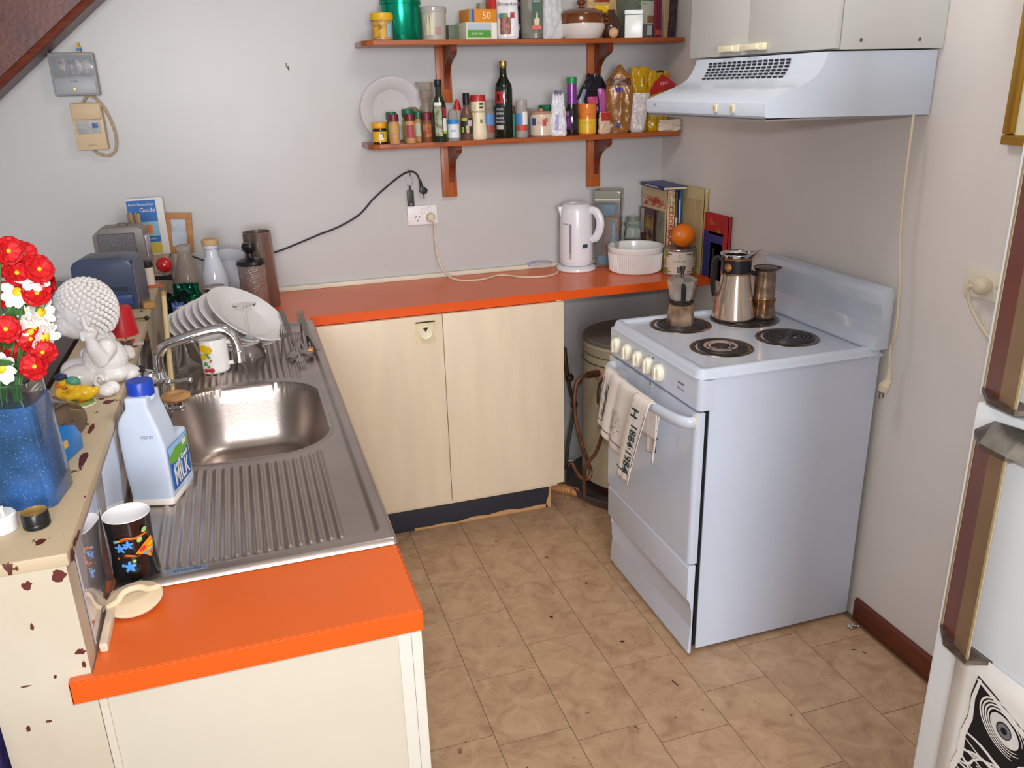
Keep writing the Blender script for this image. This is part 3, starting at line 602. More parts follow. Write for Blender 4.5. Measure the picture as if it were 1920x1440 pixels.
# ================= RANGE HOOD =================
hd = thing('range_hood', 'white range hood with curved front and slotted grille under the wall cupboard', 'range hood', (-.2, -1.12, 1.51))
def H(mb): mb.tf(Matrix.Translation((.2, 1.12, -1.51))); return mb
hp = [(-.003, 1.513), (-.478, 1.520), (-.484, 1.524), (-.486, 1.552), (-.482, 1.558)] + [(-.395, 1.589), (-.368, 1.600), (-.350, 1.612), (-.337, 1.628), (-.327, 1.648), (-.322, 1.6645), (-.003, 1.6645)]
ha, hb = -1.4205, -.812
for ya in (ha, hb - .004): ob('end_panel', H(MB()).prism(hp, 'y', ya, ya + .004), enamel_m, hd, angle=25)
m = H(MB()); top_ = [(-.478, 1.520), (-.484, 1.524), (-.486, 1.552), (-.482, 1.558), (-.395, 1.589), (-.368, 1.600), (-.350, 1.612), (-.337, 1.628), (-.327, 1.648), (-.322, 1.6645)]
m.prism(top_ + [(x + .003, z - .003) for x, z in top_[::-1]], 'y', ha + .004, hb - .004); ob('front_shell', m, enamel_m, hd, angle=40)
m = H(MB()).box(-.478, -.004, ha + .004, hb - .004, 1.512, 1.5165); ob('base_plate', m, cm('#8d8a86', .4), hd, False)
m = H(MB()).box(-.30, -.004, ha + .004, hb - .004, 1.655, 1.6645); ob('top_plate', m, enamel_m, hd, False)
nn = 0
for i in range(16):
    for j in range(6):
        t = j / 5; x = -.3278 - .0255 * t ** 1.5; z = 1.652 - .040 * t
        y = -.905 - i * .0248 - .002 * j
        nr = Vector((-.95, 0, .3)) if t < .5 else Vector((-.75, 0, .66))
        T = Matrix.Translation((x + .2 - .0012, y + 1.12, z - 1.51)) @ basis((0, -1, 0), (nr.z * -1 * -1, 0, -nr.x), (0, 0, 0))
        if i == 0 and j == 0: proto = ob('vent_slot', MB().box(-.0085, .0085, -.0023, .0023, -.0005, .0008), cm('#15171d', .6), hd, False); proto.matrix_local = T
        else: c = proto.copy(); COL.objects.link(c); c.parent = hd; c.matrix_local = T
for y in (-1.205, -1.285): m = H(MB()).box(-.4885, -.486, y - .009, y + .009, 1.530, 1.549, .0008); s_ = ob('switch', m, plast_cream, hd); ob('rocker', H(MB()).box(-.4905, -.4885, y - .004, y + .004, 1.535, 1.545, .0005), mat('rocker_brown', '#b8a57a', .5), s_)
txt('chef', .008, cm('#8a8f99', .5), hd, basis((0, -1, 0), (0, 0, 1), (-.4868 + .2, -.87 + 1.12, 1.545 - 1.51)))
# wall cupboard above it
wc = thing('wall_cupboard', 'white two-door wall cupboard above the range hood', 'cupboard', (-.15, -1.1, 1.67))
def W(mb): mb.tf(Matrix.Translation((.15, 1.1, -1.67))); return mb
grey = mat('offwhite_board', '#c0bfbc', .4, var=.02)
m = W(MB()).box(-.300, -.002, -1.434, -1.418, 1.668, 2.35); sdp = ob('side_panel', m, grey, wc, False)
m = W(MB()).box(-.300, -.002, -.776, -.760, 1.668, 2.35); ob('side_panel', m, grey, wc, False)
for za in (1.668, 2.334): ob('shelf_board', W(MB()).box(-.300, -.002, -1.418, -.776, za, za + .016), grey, wc, False)
m = W(MB()).box(-.012, -.002, -1.418, -.776, 1.684, 2.33); ob('back_panel', m, grey, wc, False)
for ya, yb in ((-1.432, -1.0735), (-1.0715, -.760)):
    d = ob('door', W(MB()).box(-.318, -.302, ya, yb, 1.670, 2.35, .0012), grey, wc)
    yc = -1.118 if ya < -1.2 else -1.0
    hpz = 1.688
    mb = W(MB()); mb.box(-.334, -.318, yc - .050, yc + .055, hpz - .009, hpz + .009, .004); mb.box(-.341, -.334, yc - .03, yc + .025, hpz - .007, hpz + .008, .003); ob('handle', mb, plast_cream, d)
for x in (-.245, -.075): m = W(MB()).tf(Matrix.Translation((x + .15, -1.434 + 1.1, 1.688 - 1.67)) @ Matrix.Rotation(rad(90), 4, 'X')).lathe([(0, .001), (.004, .001), (.005, 0)], 10); ob('screw_cap', m, cm('#5c5c60', .5), sdp)
# hood cord with plug
cord_c = mat('cream_cord', '#d6c9b0', .5)
cc = thing('hood_cord', 'cream power cord hanging from the range hood with loose three-pin plug', 'cord', (-.06, -1.43, 1.51))
ob('cable', MB().tube(spline([(.03, .03, .0), (.0, .0, -.02), (0, -.005, -.25), (0, -.03, -.42), (.0, -.040, -.55), (.006, -.022, -.60), (.008, -.028, -.66)], 6), .0034, 8), cord_c, cc)
pgo = ob('plug', MB().tube([(.008, -.028, -.655), (.008, -.029, -.685)], [.005, .009], 10).tube([(.008, -.029, -.685), (-.004, -.028, -.705), (-.006, -.028, -.72)], [.011, .019, .015], 12, flat=.6), cord_c, cc)
ob('pin', MB().box(-.016, -.013, -.029, -.026, -.738, -.718).box(-.004, -.001, -.029, -.026, -.738, -.718), cm('#8a6a50', .4, metal=.6), pgo, False)
# right wall socket
rs = thing('wall_socket', 'single cream power point on the right wall with a round plug', 'power point', (0, -1.67, 1.13))
ob('plate', MB().box(-.009, -.0005, -.058, .058, -.036, .036, .003), mat('socket_cream', '#ded7c4', .4), rs)
for y in (-.040, .040): ob('screw', MB().tf(Matrix.Translation((-.009, y, 0)) @ Matrix.Rotation(rad(-90), 4, 'Y')).lathe([(0, .0008), (.004, .0008), (.0045, 0)], 10), mat('screw_cream', '#cdbf9c', .5), rs)
pl = thing('fridge_plug', 'round cream plug with thick cord leading behind the fridge', 'plug', (-.009, -1.68, 1.130))
ob('body', MB().tf(Matrix.Rotation(rad(-90), 4, 'Y')).lathe([(0, 0), (.019, 0), (.021, .006), (.021, .02), (.017, .028), (.008, .033), (0, .033)], 22), cord_c, pl)
ob('cable', MB().tube(spline([(-.025, 0, 0), (-.028, .02, -.004), (-.024, .026, -.02), (-.018, .012, -.06), (-.014, -.03, -.105), (-.012, -.09, -.145), (-.012, -.2, -.22)], 6), .0048, 8), cord_c, pl)
# picture frame top right
pf = thing('framed_picture', 'gold framed picture on the right wall above the power point', 'picture', (-.002, -1.95, 1.75))
y0, y1, z0, z1 = -.35, .287, -.296, .5
for nm, b_ in (('frame_rail', (-.022, 0, y0, y1, z0, z0 + .022)), ('frame_rail', (-.022, 0, y0, y1, z1 - .022, z1)), ('frame_stile', (-.0215, 0, y1 - .022, y1, z0 + .0225, z1 - .0225)), ('frame_stile', (-.0215, 0, y0, y0 + .022, z0 + .0225, z1 - .0225))): ob(nm, MB().box(*b_, .005), gold_m, pf)
ob('mount', MB().box(-.006, 0, y0 + .02, y1 - .02, z0 + .02, z1 - .02), mat('pale_mount', '#e4e2c6', .7), pf, False)
# ================= FRIDGE =================
fr = thing('fridge', 'white two-door fridge with brown channel handles and a poster', 'fridge', (-.33, -2.53, 0))
def Fg(mb): mb.tf(Matrix.Translation((.33, 2.53, 0))); return mb
fm = mat('fridge_white', '#e6ebee', .3, var=.02)
ob('cabinet', Fg(MB()).box(-.555, -.035, -2.84, -2.236, .03, 1.70, .006), fm, fr)
ob('plinth_grille', Fg(MB()).box(-.55, -.05, -2.83, -2.25, 0, .03), cm('#303236', .6), fr, False)
dl = ob('door', Fg(MB()).box(-.603, -.557, -2.842, -2.234, .05, 1.1155, .006), fm, fr); du = ob('door', Fg(MB()).box(-.603, -.557, -2.842, -2.234, 1.128, 1.70, .006), fm, fr)
dkb = mat('handle_dark_brown', '#6d352a', .35, var=.15, vscale=30, stretch=(1, 1, .3)); tan = mat('handle_tan', '#84694f', .35, var=.1, vscale=10)
for par, za, zb in ((dl, .700, 1.060), (du, 1.142, 1.62)):
    ob('handle_dark_face', Fg(MB()).prism([(-.600, -2.243), (-.602, -2.243), (-.624, -2.291), (-.622, -2.293)], 'z', za, zb), dkb, par, False)
    ob('handle_tan_face', Fg(MB()).prism([(-.624, -2.291), (-.637, -2.330), (-.635, -2.331), (-.622, -2.293)], 'z', za, zb), tan, par, False)
    ob('handle_edge_trim', Fg(MB()).box(-.6375, -.6345, -2.333, -2.329, za, zb).box(-.6035, -.6005, -2.2445, -2.2405, za, zb), mat('gilt_trim', '#c9b48c', .3, metal=.5), par, False)
    for z in (za - .008, zb): ob('handle_cap', Fg(MB()).prism([(-.602, -2.238), (-.636, -2.281), (-.641, -2.334), (-.601, -2.352)], 'z', z, z + .008), mat('dirty_metal', '#6f6258', .4, metal=.7, var=.4, vscale=60), par, False)
# upper face of the lower door handle: angled metal catch
m = Fg(MB()); lo = [m.V(p) for p in ((-.604, -2.240, 1.068), (-.637, -2.281, 1.068), (-.642, -2.334, 1.068), (-.642, -2.40, 1.068))]; hi = [m.V(p) for p in ((-.603, -2.240, 1.070), (-.606, -2.275, 1.098), (-.606, -2.334, 1.104), (-.606, -2.40, 1.104))]
for i in range(3): m.F([lo[i], lo[i + 1], hi[i + 1], hi[i]])
m.F([lo[3], hi[3], m.V((-.603, -2.40, 1.068))])
ob('catch_plate', m, mat('grey_catch', '#77736c', .35, metal=.7, var=.2, vscale=40), dl, False)
po = thing('poster', 'white paper poster with a black ink drawing of a staring eye on the fridge door', 'poster', (-.6045, -2.45, .40))
def P_(mb): mb.tf(basis((0, -1, 0), (0, 0, 1), (0, 0, 0))); return mb   # x = towards the camera side, y = up
solid(ob('sheet', P_(MB()).grid(lambda u, v: (-.165 + .36 * u, -.25 + .55 * v - .04 * 0, .001 + .004 * sin(4 * u) * v), 12, 12), paper_m, po), .0006)
ink = cm('#0d0d12', .7)
def zsurf(x, y): u = (x + .165) / .36; v = (y + .25) / .55; return .001 + .004 * sin(4 * u) * v
def stroke(mb, pts, w0, lift=.0012):
    A = []
    for k, p in enumerate(pts):
        a = Vector(pts[max(k - 1, 0)]); b_ = Vector(pts[min(k + 1, len(pts) - 1)]); d = (b_ - a); d = d.normalized() if d.length else Vector((1, 0)); n_ = Vector((-d.y, d.x)) * (w0 * (.35 + .65 * sin(pi * (k + .5) / len(pts))))
        A.append((mb.V((p[0] + n_.x, p[1] + n_.y, zsurf(*p) + lift)), mb.V((p[0] - n_.x, p[1] - n_.y, zsurf(*p) + lift))))
    for a, b_ in zip(A, A[1:]): mb.F([a[0], b_[0], b_[1], a[1]])
mb = P_(MB())
# dark ground with an uneven edge
edge = []
rr = random.Random(5)
bl = [(-.115, .262), (-.122, .22), (-.120, .18), (-.128, .14), (-.126, .10), (-.136, .06), (-.134, .01), (-.145, -.05), (-.14, -.12), (-.15, -.2)]
tr = [(-.115, .262), (-.08, .252), (-.04, .236), (0, .225), (.05, .212), (.10, .20), (.17, .19)]
poly = bl[::-1] + tr[1:] + [(.17, -.2)]
f_v = [mb.V((x, y, zsurf(x, y) + .0007)) for x, y in poly]; mb.F(f_v); bmesh.ops.triangulate(mb.bm, faces=mb.bm.faces[:])
ob('ink_ground', mb, ink, po, False)
mb = P_(MB())
stroke(mb, [(x + .006, y - .004) for x, y in bl], .006); stroke(mb, [(x, y - .007) for x, y in tr], .005)
ec = Vector((-.049, .203))
def ell(a, rx, ry, t=-.5): x, y = rx * cos(a), ry * sin(a); return (ec.x + x * cos(t) - y * sin(t), ec.y + x * sin(t) + y * cos(t))
for k in range(4): stroke(mb, [ell(a * 2 * pi / 40, .037 + .006 * k, .025 + .0042 * k) for a in range(3 + k, 39 - 3 * (k > 1))], .0015)
for k in range(16):
    pts = []
    for j in range(22):
        x = -.125 + .28 * j / 21; pts.append((x, .150 - .0135 * k - .10 * (x + .12) + .012 * sin(22 * x + k * .8) + .006 * sin(55 * x + k * 2)))
    stroke(mb, [p for p in pts if p[1] > -.19], .0022 if k % 3 else .0040)
for k in range(12):
    a = rr.uniform(0, 2 * pi); s_ = rr.uniform(.06, .10); x, y = ec.x + cos(a) * s_ * 1.5, ec.y - .06 + sin(a) * s_ * 1.2 - .08 * (k % 3); pts = [(x, y)]; d = rr.uniform(-.9, -.2)
    for j in range(12): d += rr.uniform(-.5, .5); x += .008 * cos(d); y += .008 * sin(d); pts.append((x, y))
    pts = [p for p in pts if -.13 < p[0] < .16 and p[1] < .235 - .35 * (p[0] + .1) * .5 and (Vector(p) - ec).length > .05]
    if len(pts) > 3: stroke(mb, pts, rr.uniform(.0012, .003))
for y0_ in (.06, .03, -.01): stroke(mb, [(-.12 + .02 * i, y0_ + .02 * sin(i * .7 + y0_ * 50) - .002 * i) for i in range(14)], .004)
ob('ink_highlights', mb, paper_m, po, False)
mb = P_(MB())
def disc(mb, rx, ry, lift, n=32): mb.F([mb.V((*ell(2 * pi * i / n, rx, ry), zsurf(*ec) + lift)) for i in range(n)])
disc(mb, .031, .021, .0022); ob('eyeball', mb, mat('eyeball_paper', '#dddbd8', .7, var=.1, vscale=60), po, False)
mb = P_(MB()); disc(mb, .014, .013, .0026); ob('iris', mb, cm('#77757c', .7), po, False)
mb = P_(MB()); disc(mb, .006, .006, .0030); stroke(mb, [ell(2 * pi * i / 30, .014, .013) for i in range(31)], .0013, .0029); ob('pupil', mb, ink, po, False)
mb = P_(MB()); ec = Vector((-.055, .065)); disc(mb, .028, .020, .0024); ob('eyeball', mb, mat('eyeball_paper', '#dddbd8', .7), po, False)
# ================= BACK WALL FITTINGS =================
fb = thing('fuse_box', 'grey metal fuse box with clear cover high on the back wall', 'fuse box', (-2.135, -.03, 1.675))
ob('case', MB().box(-.066, .066, -.022, .03, -.065, .065, .005), mat('grey_box', '#98989a', .45, var=.15, vscale=12), fb)
ob('lower_cover', MB().box(-.06, .06, -.026, -.022, -.06, -.012, .002), mat('grey_cover', '#9c9da2', .4), fb)
for i in range(4): ob('fuse', MB().box(-.036 + .024 * i, -.018 + .024 * i, -.030, -.022, -.002, .046, .003), mat('fuse_ceramic', '#dccfcb', .25, col2='#6b5a55', thr=(.4, .6), vscale=70), fb)
ob('clear_window', MB().box(-.054, .062, -.0335, -.0315, -.008, .056, .001), glassg_m, fb)
ob('screw', MB().tf(Matrix.Translation((-.004, -.026, -.045)) @ Matrix.Rotation(rad(90), 4, 'X')).lathe([(0, .002), (.004, .002), (.005, 0)], 10), mat('brass', '#a8864a', .3, metal=.8), fb)
txt('FUSES', .008, cm('#55474a', .5), fb, basis((1, 0, 0), (0, 0, 1), (.0, -.0265, -.022)))
ob('cable_gland', MB().box(.018, .030, .0, .025, .065, .083).box(.020, .027, .002, .02, .083, .095), cm('#c9a545', .5), fb, False)
ob('blue_tape', MB().box(.0175, .0305, -.001, .0255, .070, .078), cm('#2e77b0', .5), fb, False)
sb = thing('switch_box', 'beige breaker box with looped cable under the grey fuse box', 'fuse box', (-2.12, -.025, 1.514))
ob('case', MB().box(-.046, .046, -.018, .025, -.074, .074, .003), mat('beige_box', '#cdb28c', .45), sb)
ob('upper_step', MB().box(-.044, .044, -.026, -.018, .022, .072, .004), mat('beige_box2', '#c9ad88', .45), sb)
ob('dial_panel', MB().box(-.036, .034, -.022, -.018, -.022, .018, .001), mat('panel_grey', '#a6a6a6', .45, var=.2, vscale=60), sb)
ob('blue_switch', MB().box(.012, .028, -.030, -.022, -.004, .010, .001), cm('#1f4f8f', .4), sb)
txt('SAFETY', .008, cm('#8c744e', .5), sb, basis((1, 0, 0), (0, 0, 1), (0, -.0185, -.060)))
ob('cable', MB().tube(spline([(-.01, .005, .074), (.01, .0, .095), (.03, .0, .088), (.055, 0, .05), (.072, 0, -.02), (.066, 0, -.075), (.04, 0, -.096), (.01, 0, -.088), (-.005, 0, -.072)], 5), .0042, 8), cm('#b39c80', .5), sb)
bs = thing('double_socket', 'white double power point on the back wall below the shelves', 'power point', (-1.02, -.004, 1.146))
ob('plate', MB().box(-.0575, .0575, -.006, .004, -.036, .036, .003), whitep_m, bs)
ob('switch', MB().tf(Matrix.Translation((.004, -.006, .016)) @ Matrix.Rotation(rad(90), 4, 'X')).lathe([(0, .005), (.009, .005), (.011, 0)], 16), whitep_m, bs); ob('switch', MB().tf(Matrix.Translation((.028, -.006, .022)) @ Matrix.Rotation(rad(90), 4, 'X')).lathe([(0, .005), (.008, .005), (.010, 0)], 16), whitep_m, bs)
for x, z, a in ((-.026, -.006, .5), (-.012, -.006, -.5), (-.019, -.020, 0)): ob('slot', MB().tf(Matrix.Translation((x, -.0063, z)) @ Matrix.Rotation(a, 4, 'Y')).box(-.0013, .0013, -.0004, .0004, -.004, .004), cm('#4a4648', .5), bs, False)
kp_ = thing('kettle_plug', 'cream plug in the double power point with cord to the kettle', 'plug', (-.990, -.010, 1.137))
ob('body', MB().tf(Matrix.Rotation(rad(90), 4, 'X')).lathe([(0, 0), (.017, 0), (.018, .010), (.014, .022), (.006, .027), (0, .027)], 20), cord_c, kp_)
ob('cable', MB().tube(spline([(0, -.022, 0), (.008, -.026, -.02), (.010, -.018, -.06), (.014, -.022, -.14), (.03, -.045, -.205), (.07, -.10, -.2325), (.16, -.13, -.2335), (.25, -.085, -.2335), (.32, -.155, -.2335), (.40, -.18, -.2335), (.46, -.15, -.2335), (.49, -.10, -.231)], 7), .0034, 8), cord_c, kp_)
hk = thing('brass_hook', 'small brass cup hook on the back wall holding the black cord', 'hook', (-1.061, 0, 1.30))
ob('shank', MB().tube(spline([(0, 0, .015), (0, -.018, .016), (0, -.026, .008), (0, -.024, -.002), (0, -.016, -.004)], 4), .0018, 8), mat('brass', '#a8864a', .3, metal=.8), hk)
bcord = thing('black_power_lead', 'black power cord looped over the brass hook with its plug hanging', 'cord', (-1.061, -.016, 1.305))
blk = cm('#26302f', .45)
ob('cable', MB().tube(spline([(.038, -.002, -.03), (.028, -.003, -.006), (.010, -.004, .006), (-.02, -.003, .001), (-.07, 0, -.03), (-.142, .002, -.085), (-.20, .003, -.14), (-.28, .004, -.18), (-.36, .004, -.205), (-.44, .003, -.232), (-.517, .003, -.255), (-.62, .003, -.272), (-.70, .003, -.276), (-.76, .003, -.268), (-.808, .003, -.246)], 6), .0034, 8), blk, bcord)
pb = ob('plug', MB().tube([(.038, -.002, -.028), (.042, -.004, -.052)], [.005, .007], 10).prism([(.034, -.052), (.051, -.050), (.064, -.062), (.060, -.076), (.044, -.080), (.032, -.070)], 'y', -.014, .002, bev=.003), cm('#1b2126', .4), bcord)
ob('pin', MB().box(.047, .050, -.008, -.006, -.095, -.078), cm('#3a3430', .4, metal=.6), pb, False)
kt = thing('gas_lighter', 'dark grey rectangular fob hanging by a wire ring from the brass hook', 'lighter', (-1.063, -.016, 1.245))
ob('body', MB().box(-.0125, .0125, -.006, .004, -.062, -.002, .002), cm('#33332f', .4), kt)
ob('ring', MB().tube([(.013 * cos(a), 0, .032 + .018 * sin(a)) for a in [2 * pi * i / 20 for i in range(21)]], .0009, 6), chrome_m, kt); ob('neck', MB().box(-.004, .004, -.004, .002, -.002, .014), cm('#33332f', .4), kt, False); ob('dot', MB().sphere((0, -.006, -.054), (.004, .001, .004)), cm('#b0a0a0', .4), kt)
wd = tag(ob('wall_hole', MB().tf(Matrix.Translation((-1.462, 0, 1.687))).box(-.006, -.003, -.001, .001, -.002, .012).box(.0, .004, -.0012, .001, -.012, -.008).box(-.002, .004, -.001, .001, -.008, .002), cm('#5d5a38', .7), None, False), 'small dark plaster hole in the bare upper back wall', 'mark')
# ================= SHELVES =================
def shelf(nm, label, ztop, zbot, xl, planks):
    t = thing(nm, label, 'shelf', (-.6, 0, ztop)); xr = -.006
    def S(mb): mb.tf(Matrix.Translation((.6, 0, -ztop))); return mb
    ch = .035
    m = S(MB()).prism([(xl, -.001), (xr, -.001), (xr, -.155), (xr - .012, -.185), (xr - .03, -.199), (xl + ch, -.199), (xl + .012, -.185), (xl, -.155)], 'z', zbot, ztop, bev=.002)
    ob('board', m, wood_m, t)
    for xc, z0 in planks:
        p = ob('bracket_plank', S(MB()).box(xc - .028, xc + .028, -.020, -.0005, z0, zbot, .0015), woodz_m, t)
        prof = [(-.020, zbot), (-.145, zbot), (-.147, zbot - .018), (-.138, zbot - .030)] + [(-.145 + .12 * sin(a) * 1.0 + .004, zbot - .035 - .095 * (1 - cos(a))) for a in [pi / 2 * k / 7 for k in range(1, 8)]] + [(-.020, zbot - .145)]
        ob('corbel', S(MB()).prism(prof, 'x', xc - .002, xc + .020), woodmat('dark_corbel_wood', '#7a3a22', '#5c2818', .35, (1, 6, 6)), t, angle=25)
        S(MB())
    return t
shelf('wall_shelf', 'upper varnished pine shelf on two curved brackets', 1.760, 1.7435, -1.225, ((-.910, 1.553), (-.312, 1.60)))
shelf('wall_shelf', 'lower varnished pine shelf with spices, on two curved brackets', 1.425, 1.4075, -1.228, ((-.908, 1.209), (-.311, 1.2125)))
# ================= CONTAINERS =================
SH1, SH0 = 1.7604, 1.4254
def bottle(name, label, cat, x, y, z, body, bm_, cap=None, fill=None, labels=(), texts=(), group=None, rz=None, n=28, bname='body', rot=None, sq=None, glassy=False):
    t = thing(name, label, cat, (x, y, z), face(x, y) if rz is None else rz, group, rot)
    ob(bname, MB().lathe(body, n, sq=sq), bm_, t)
    if cap: ob(cap[0], MB().lathe(cap[1], n, sq=sq), cap[2], t)
    if fill: ob('contents', MB().lathe(fill[0], n, sq=sq), fill[1], t)
    for R, a0, a1, z0, z1, m_ in labels: ob('paper_label', MB().cylpatch(R, a0, a1, z0, z1, 10), m_, t)
    for s, size, R, a, zz, m_ in texts: txt(s, size, m_, t, wrap=(R, a, zz))
    return t
def box_thing(name, label, cat, loc, dims, m_, rz=0, patches=(), texts=(), group=None, bev=.001, pname='carton', rot=None):
    """box with its base centre at loc; patches on the front (-y) face: (x0,x1,z0,z1,mat)"""
    t = thing(name, label, cat, loc, rz, group, rot); w_, d_, h_ = dims
    ob(pname, MB().box(-w_ / 2, w_ / 2, -d_ / 2, d_ / 2, 0, h_, bev), m_, t)
    for x0, x1, z0, z1, pm in patches: ob('printed_panel', MB().box(x0, x1, -d_ / 2 - .0006, -d_ / 2, z0, z1), pm, t, False)
    for s, size, xx, zz, pm in texts: txt(s, size, pm, t, basis((1, 0, 0), (0, 0, 1), (xx, -d_ / 2 - .0010, zz)))
    return t
def pouch(nm, label, cat, loc, dims, m_, rz=0, seed=0, top=.15, crumple=.12, group=None, shape=None, rot=None, lean=0):
    w_, d_, h_ = dims; t = thing(nm, label, cat, loc, rz, group, rot)
    def fn(u, v):
        a = 2 * pi * u; c, s = cos(a), sin(a); k = 1 / ((abs(c) ** 3.2 + abs(s) ** 3.2) ** (1 / 3.2))
        sw = shape(v) if shape else 1 - .12 * v
        dd = (1 - v ** 2.2) * (1 - top) + top * .35
        if v > .93: sw *= 1
        nx_ = noise.noise(Vector((c * 1.6 + seed, s * 1.6, v * 5))) * crumple; n2_ = noise.noise(Vector((c * 4 + seed, s * 4 + 3, v * 12))) * crumple * .5
        base = min(1, .85 + v * 3)
        x_ = w_ / 2 * k * c * sw * base * (1 + nx_ * .6 + n2_ * .5); y_ = d_ / 2 * k * s * dd * base * (1 + nx_ * 1.5) + d_ * n2_ * 1.2 + lean * v
        return (x_, y_, h_ * v + (h_ * .04 * noise.noise(Vector((c * 3 + seed, 5, seed))) if v > .95 else 0))
    mb = MB().grid(fn, 44, 26); bmesh.ops.remove_doubles(mb.bm, verts=mb.bm.verts[:], dist=.00005)
    bot = [v for v in mb.bm.verts if v.co.z < 1e-5]
    o = ob('bag', mb, m_, t, angle=50)
    ob('base', MB().lathe([(0, .0006), (min(w_, d_) * .36, .0006), (min(w_, d_) * .36, .0015)], 12), m_, t)
    return t, fn
def decal(t, fn, pts, m_, nm='printed_panel', lift=.0012, sub=8):
    """patch laid on a pouch: pts = (u0,u1,v0,v1)"""
    u0, u1, v0, v1 = pts
    def g_(a, b):
        u = u0 + (u1 - u0) * a; v = v0 + (v1 - v0) * b; p = Vector(fn(u, v)); du = Vector(fn(u + .01, v)) - p; dv = Vector(fn(u, min(1, v + .01))) - p
        n_ = du.cross(dv); n_ = n_.normalized() if n_.length > 1e-9 else Vector((0, -1, 0)); return p + n_ * lift
    return ob(nm, MB().grid(g_, sub, sub), m_, t, angle=60, recalc=False)
F_ = .75   # u of the front (-y) of a pouch
red = cm('#b3202a'); maroon = cm('#6a1c28', .4); lime = cm('#a8c23a'); blue = cm('#2a5fb0'); yellow = cm('#e0b020', .4); dgreen = cm('#17664a', .4); wlab = cm('#e8e4dc', .6); dk = cm('#22201f')
# ---- upper shelf ----
z = SH1
bottle('peanut_butter_jar', 'small jar with a yellow lid, leftmost thing on the upper shelf', 'jar', -1.148, -.145, z, [(0, 0), (.032, 0), (.035, .004), (.036, .06), (.033, .066)], mat('peanut_butter', '#b98a58', .3, var=.08), ('lid', [(.0375, .063), (.039, .066), (.039, .083), (.036, .086), (0, .086)], yellow),
       labels=[(.0366, -.9, .3, .01, .055, mat('lab_yellow', '#d3a531', .5, col2='#8c6a2a', thr=(.35, .5), vscale=60)), (.0367, .45, .9, .01, .052, cm('#8fb6d8'))], texts=[('PEANUT', .009, .0372, -.3, .045, cm('#6a4a12'))])
bottle('green_canister', 'tall shiny metallic green canister beside the yellow-lidded jar', 'canister', -1.072, -.098, z, [(0, 0), (.066, 0), (.068, .003), (.068, .115), (.072, .117), (.072, .126), (.068, .129)], mat('metallic_green', '#0f9a78', .22, metal=.75), ('lid', [(.066, .128), (.070, .130), (.069, .138), (.050, .145), (0, .145)], cm('#a08a80', .4, metal=.5)), n=40)
bottle('plastic_tub', 'clear plastic tub with striped cream label beside the green canister', 'tub', -.964, -.125, z, [(0, 0), (.040, 0), (.041, .004), (.043, .085), (.044, .09)], mat('milky_tub', '#cfc8c0', .3, trans=.3), ('lid', [(.045, .088), (.046, .092), (.046, .104), (.042, .107), (0, .107)], mat('clear_lid', '#cfc9c6', .2, trans=.4)),
       labels=[(.0432, -.9, .0, .015, .08, mat('striped_label', '#d8d0b0', .6, col2='#9a9480', thr=(.45, .5), vscale=30, stretch=(8, 8, .2))), (.0433, .1, .6, .018, .042, cm('#b08888'))])
box_thing('tin_box', 'low dark grey-green tin between the plastic tub and the green box', 'tin', (-.893, -.09, z), (.05, .06, .05), mat('greygreen_tin', '#6f766a', .35, metal=.3), .2)
gb = box_thing('tea_box', 'white and green tea box under the orange box', 'box', (-.812, -.125, z), (.118, .10, .055), mat('box_pale_green', '#c9cdb2', .55), .12, [(-.052, .035, .006, .030, cm('#4f9a35', .5)), (-.052, .035, .030, .050, cm('#b9bfd0', .5)), (.038, .057, .003, .053, wlab)], [('green tea', .011, -.018, .020, wlab)])
box_thing('orange_box', 'orange box marked 50 lying on top of the green tea box', 'box', (-.803, -.12, z + .0555), (.105, .09, .042), mat('box_orange', '#d98a24', .5), .12, [(-.0524, -.040, .001, .041, cm('#8f8a78')), (-.040, -.032, .001, .041, blue)], [('50', .034, .014, .021, wlab)])
box_thing('small_grey_box', 'little grey-green box behind the orange box', 'box', (-.768, -.06, z), (.03, .03, .125), cm('#8b9482', .5), .1)
box_thing('red_packet', 'narrow bright red packet beside the orange box', 'packet', (-.741, -.10, z), (.030, .05, .16), cm('#c22a22', .4), .15)
t, fn = pouch('brownie_mix_pouch', 'white pouch printed with a slice of chocolate brownie', 'pouch', (-.700, -.14, z), (.082, .05, .17), mat('white_foil', '#dcd8dc', .3), face(-.7, -.14), 3, crumple=.06)
decal(t, fn, (.655, .80, .10, .42), mat('brownie_print', '#6a3a2c', .4, col2='#a8564a', thr=(.4, .6), vscale=60)); decal(t, fn, (.66, .76, .42, .50), cm('#4c7a3a', .4)); decal(t, fn, (.79, .85, .40, .52), cm('#a02a34', .4)); decal(t, fn, (.63, .665, .40, .50), cm('#4f8cc0', .4)); decal(t, fn, (.66, .84, .90, .99), red)
txt('Brownies', .018, cm('#4a3038'), t, basis((1, 0, 0), (0, 0, 1), (0, -.0235, .115)))
ot = thing('olive_oil_tin', 'tall glass oil bottle with a dark green label', 'bottle', (-.603, -.125, z), face(-.603, -.125))
ob('glass', MB().lathe([(0, 0), (.037, 0), (.040, .004), (.040, .17), (.030, .19), (.014, .2), (.014, .24)], 28, sq=5), mat('smoky_glass', '#b9b4aa', .08, trans=.7, ior=1.2), ot)
ob('oil', MB().lathe([(0, .003), (.036, .003), (.0365, .02), (0, .02)], 28, sq=5), cm('#4a4320', .2), ot)
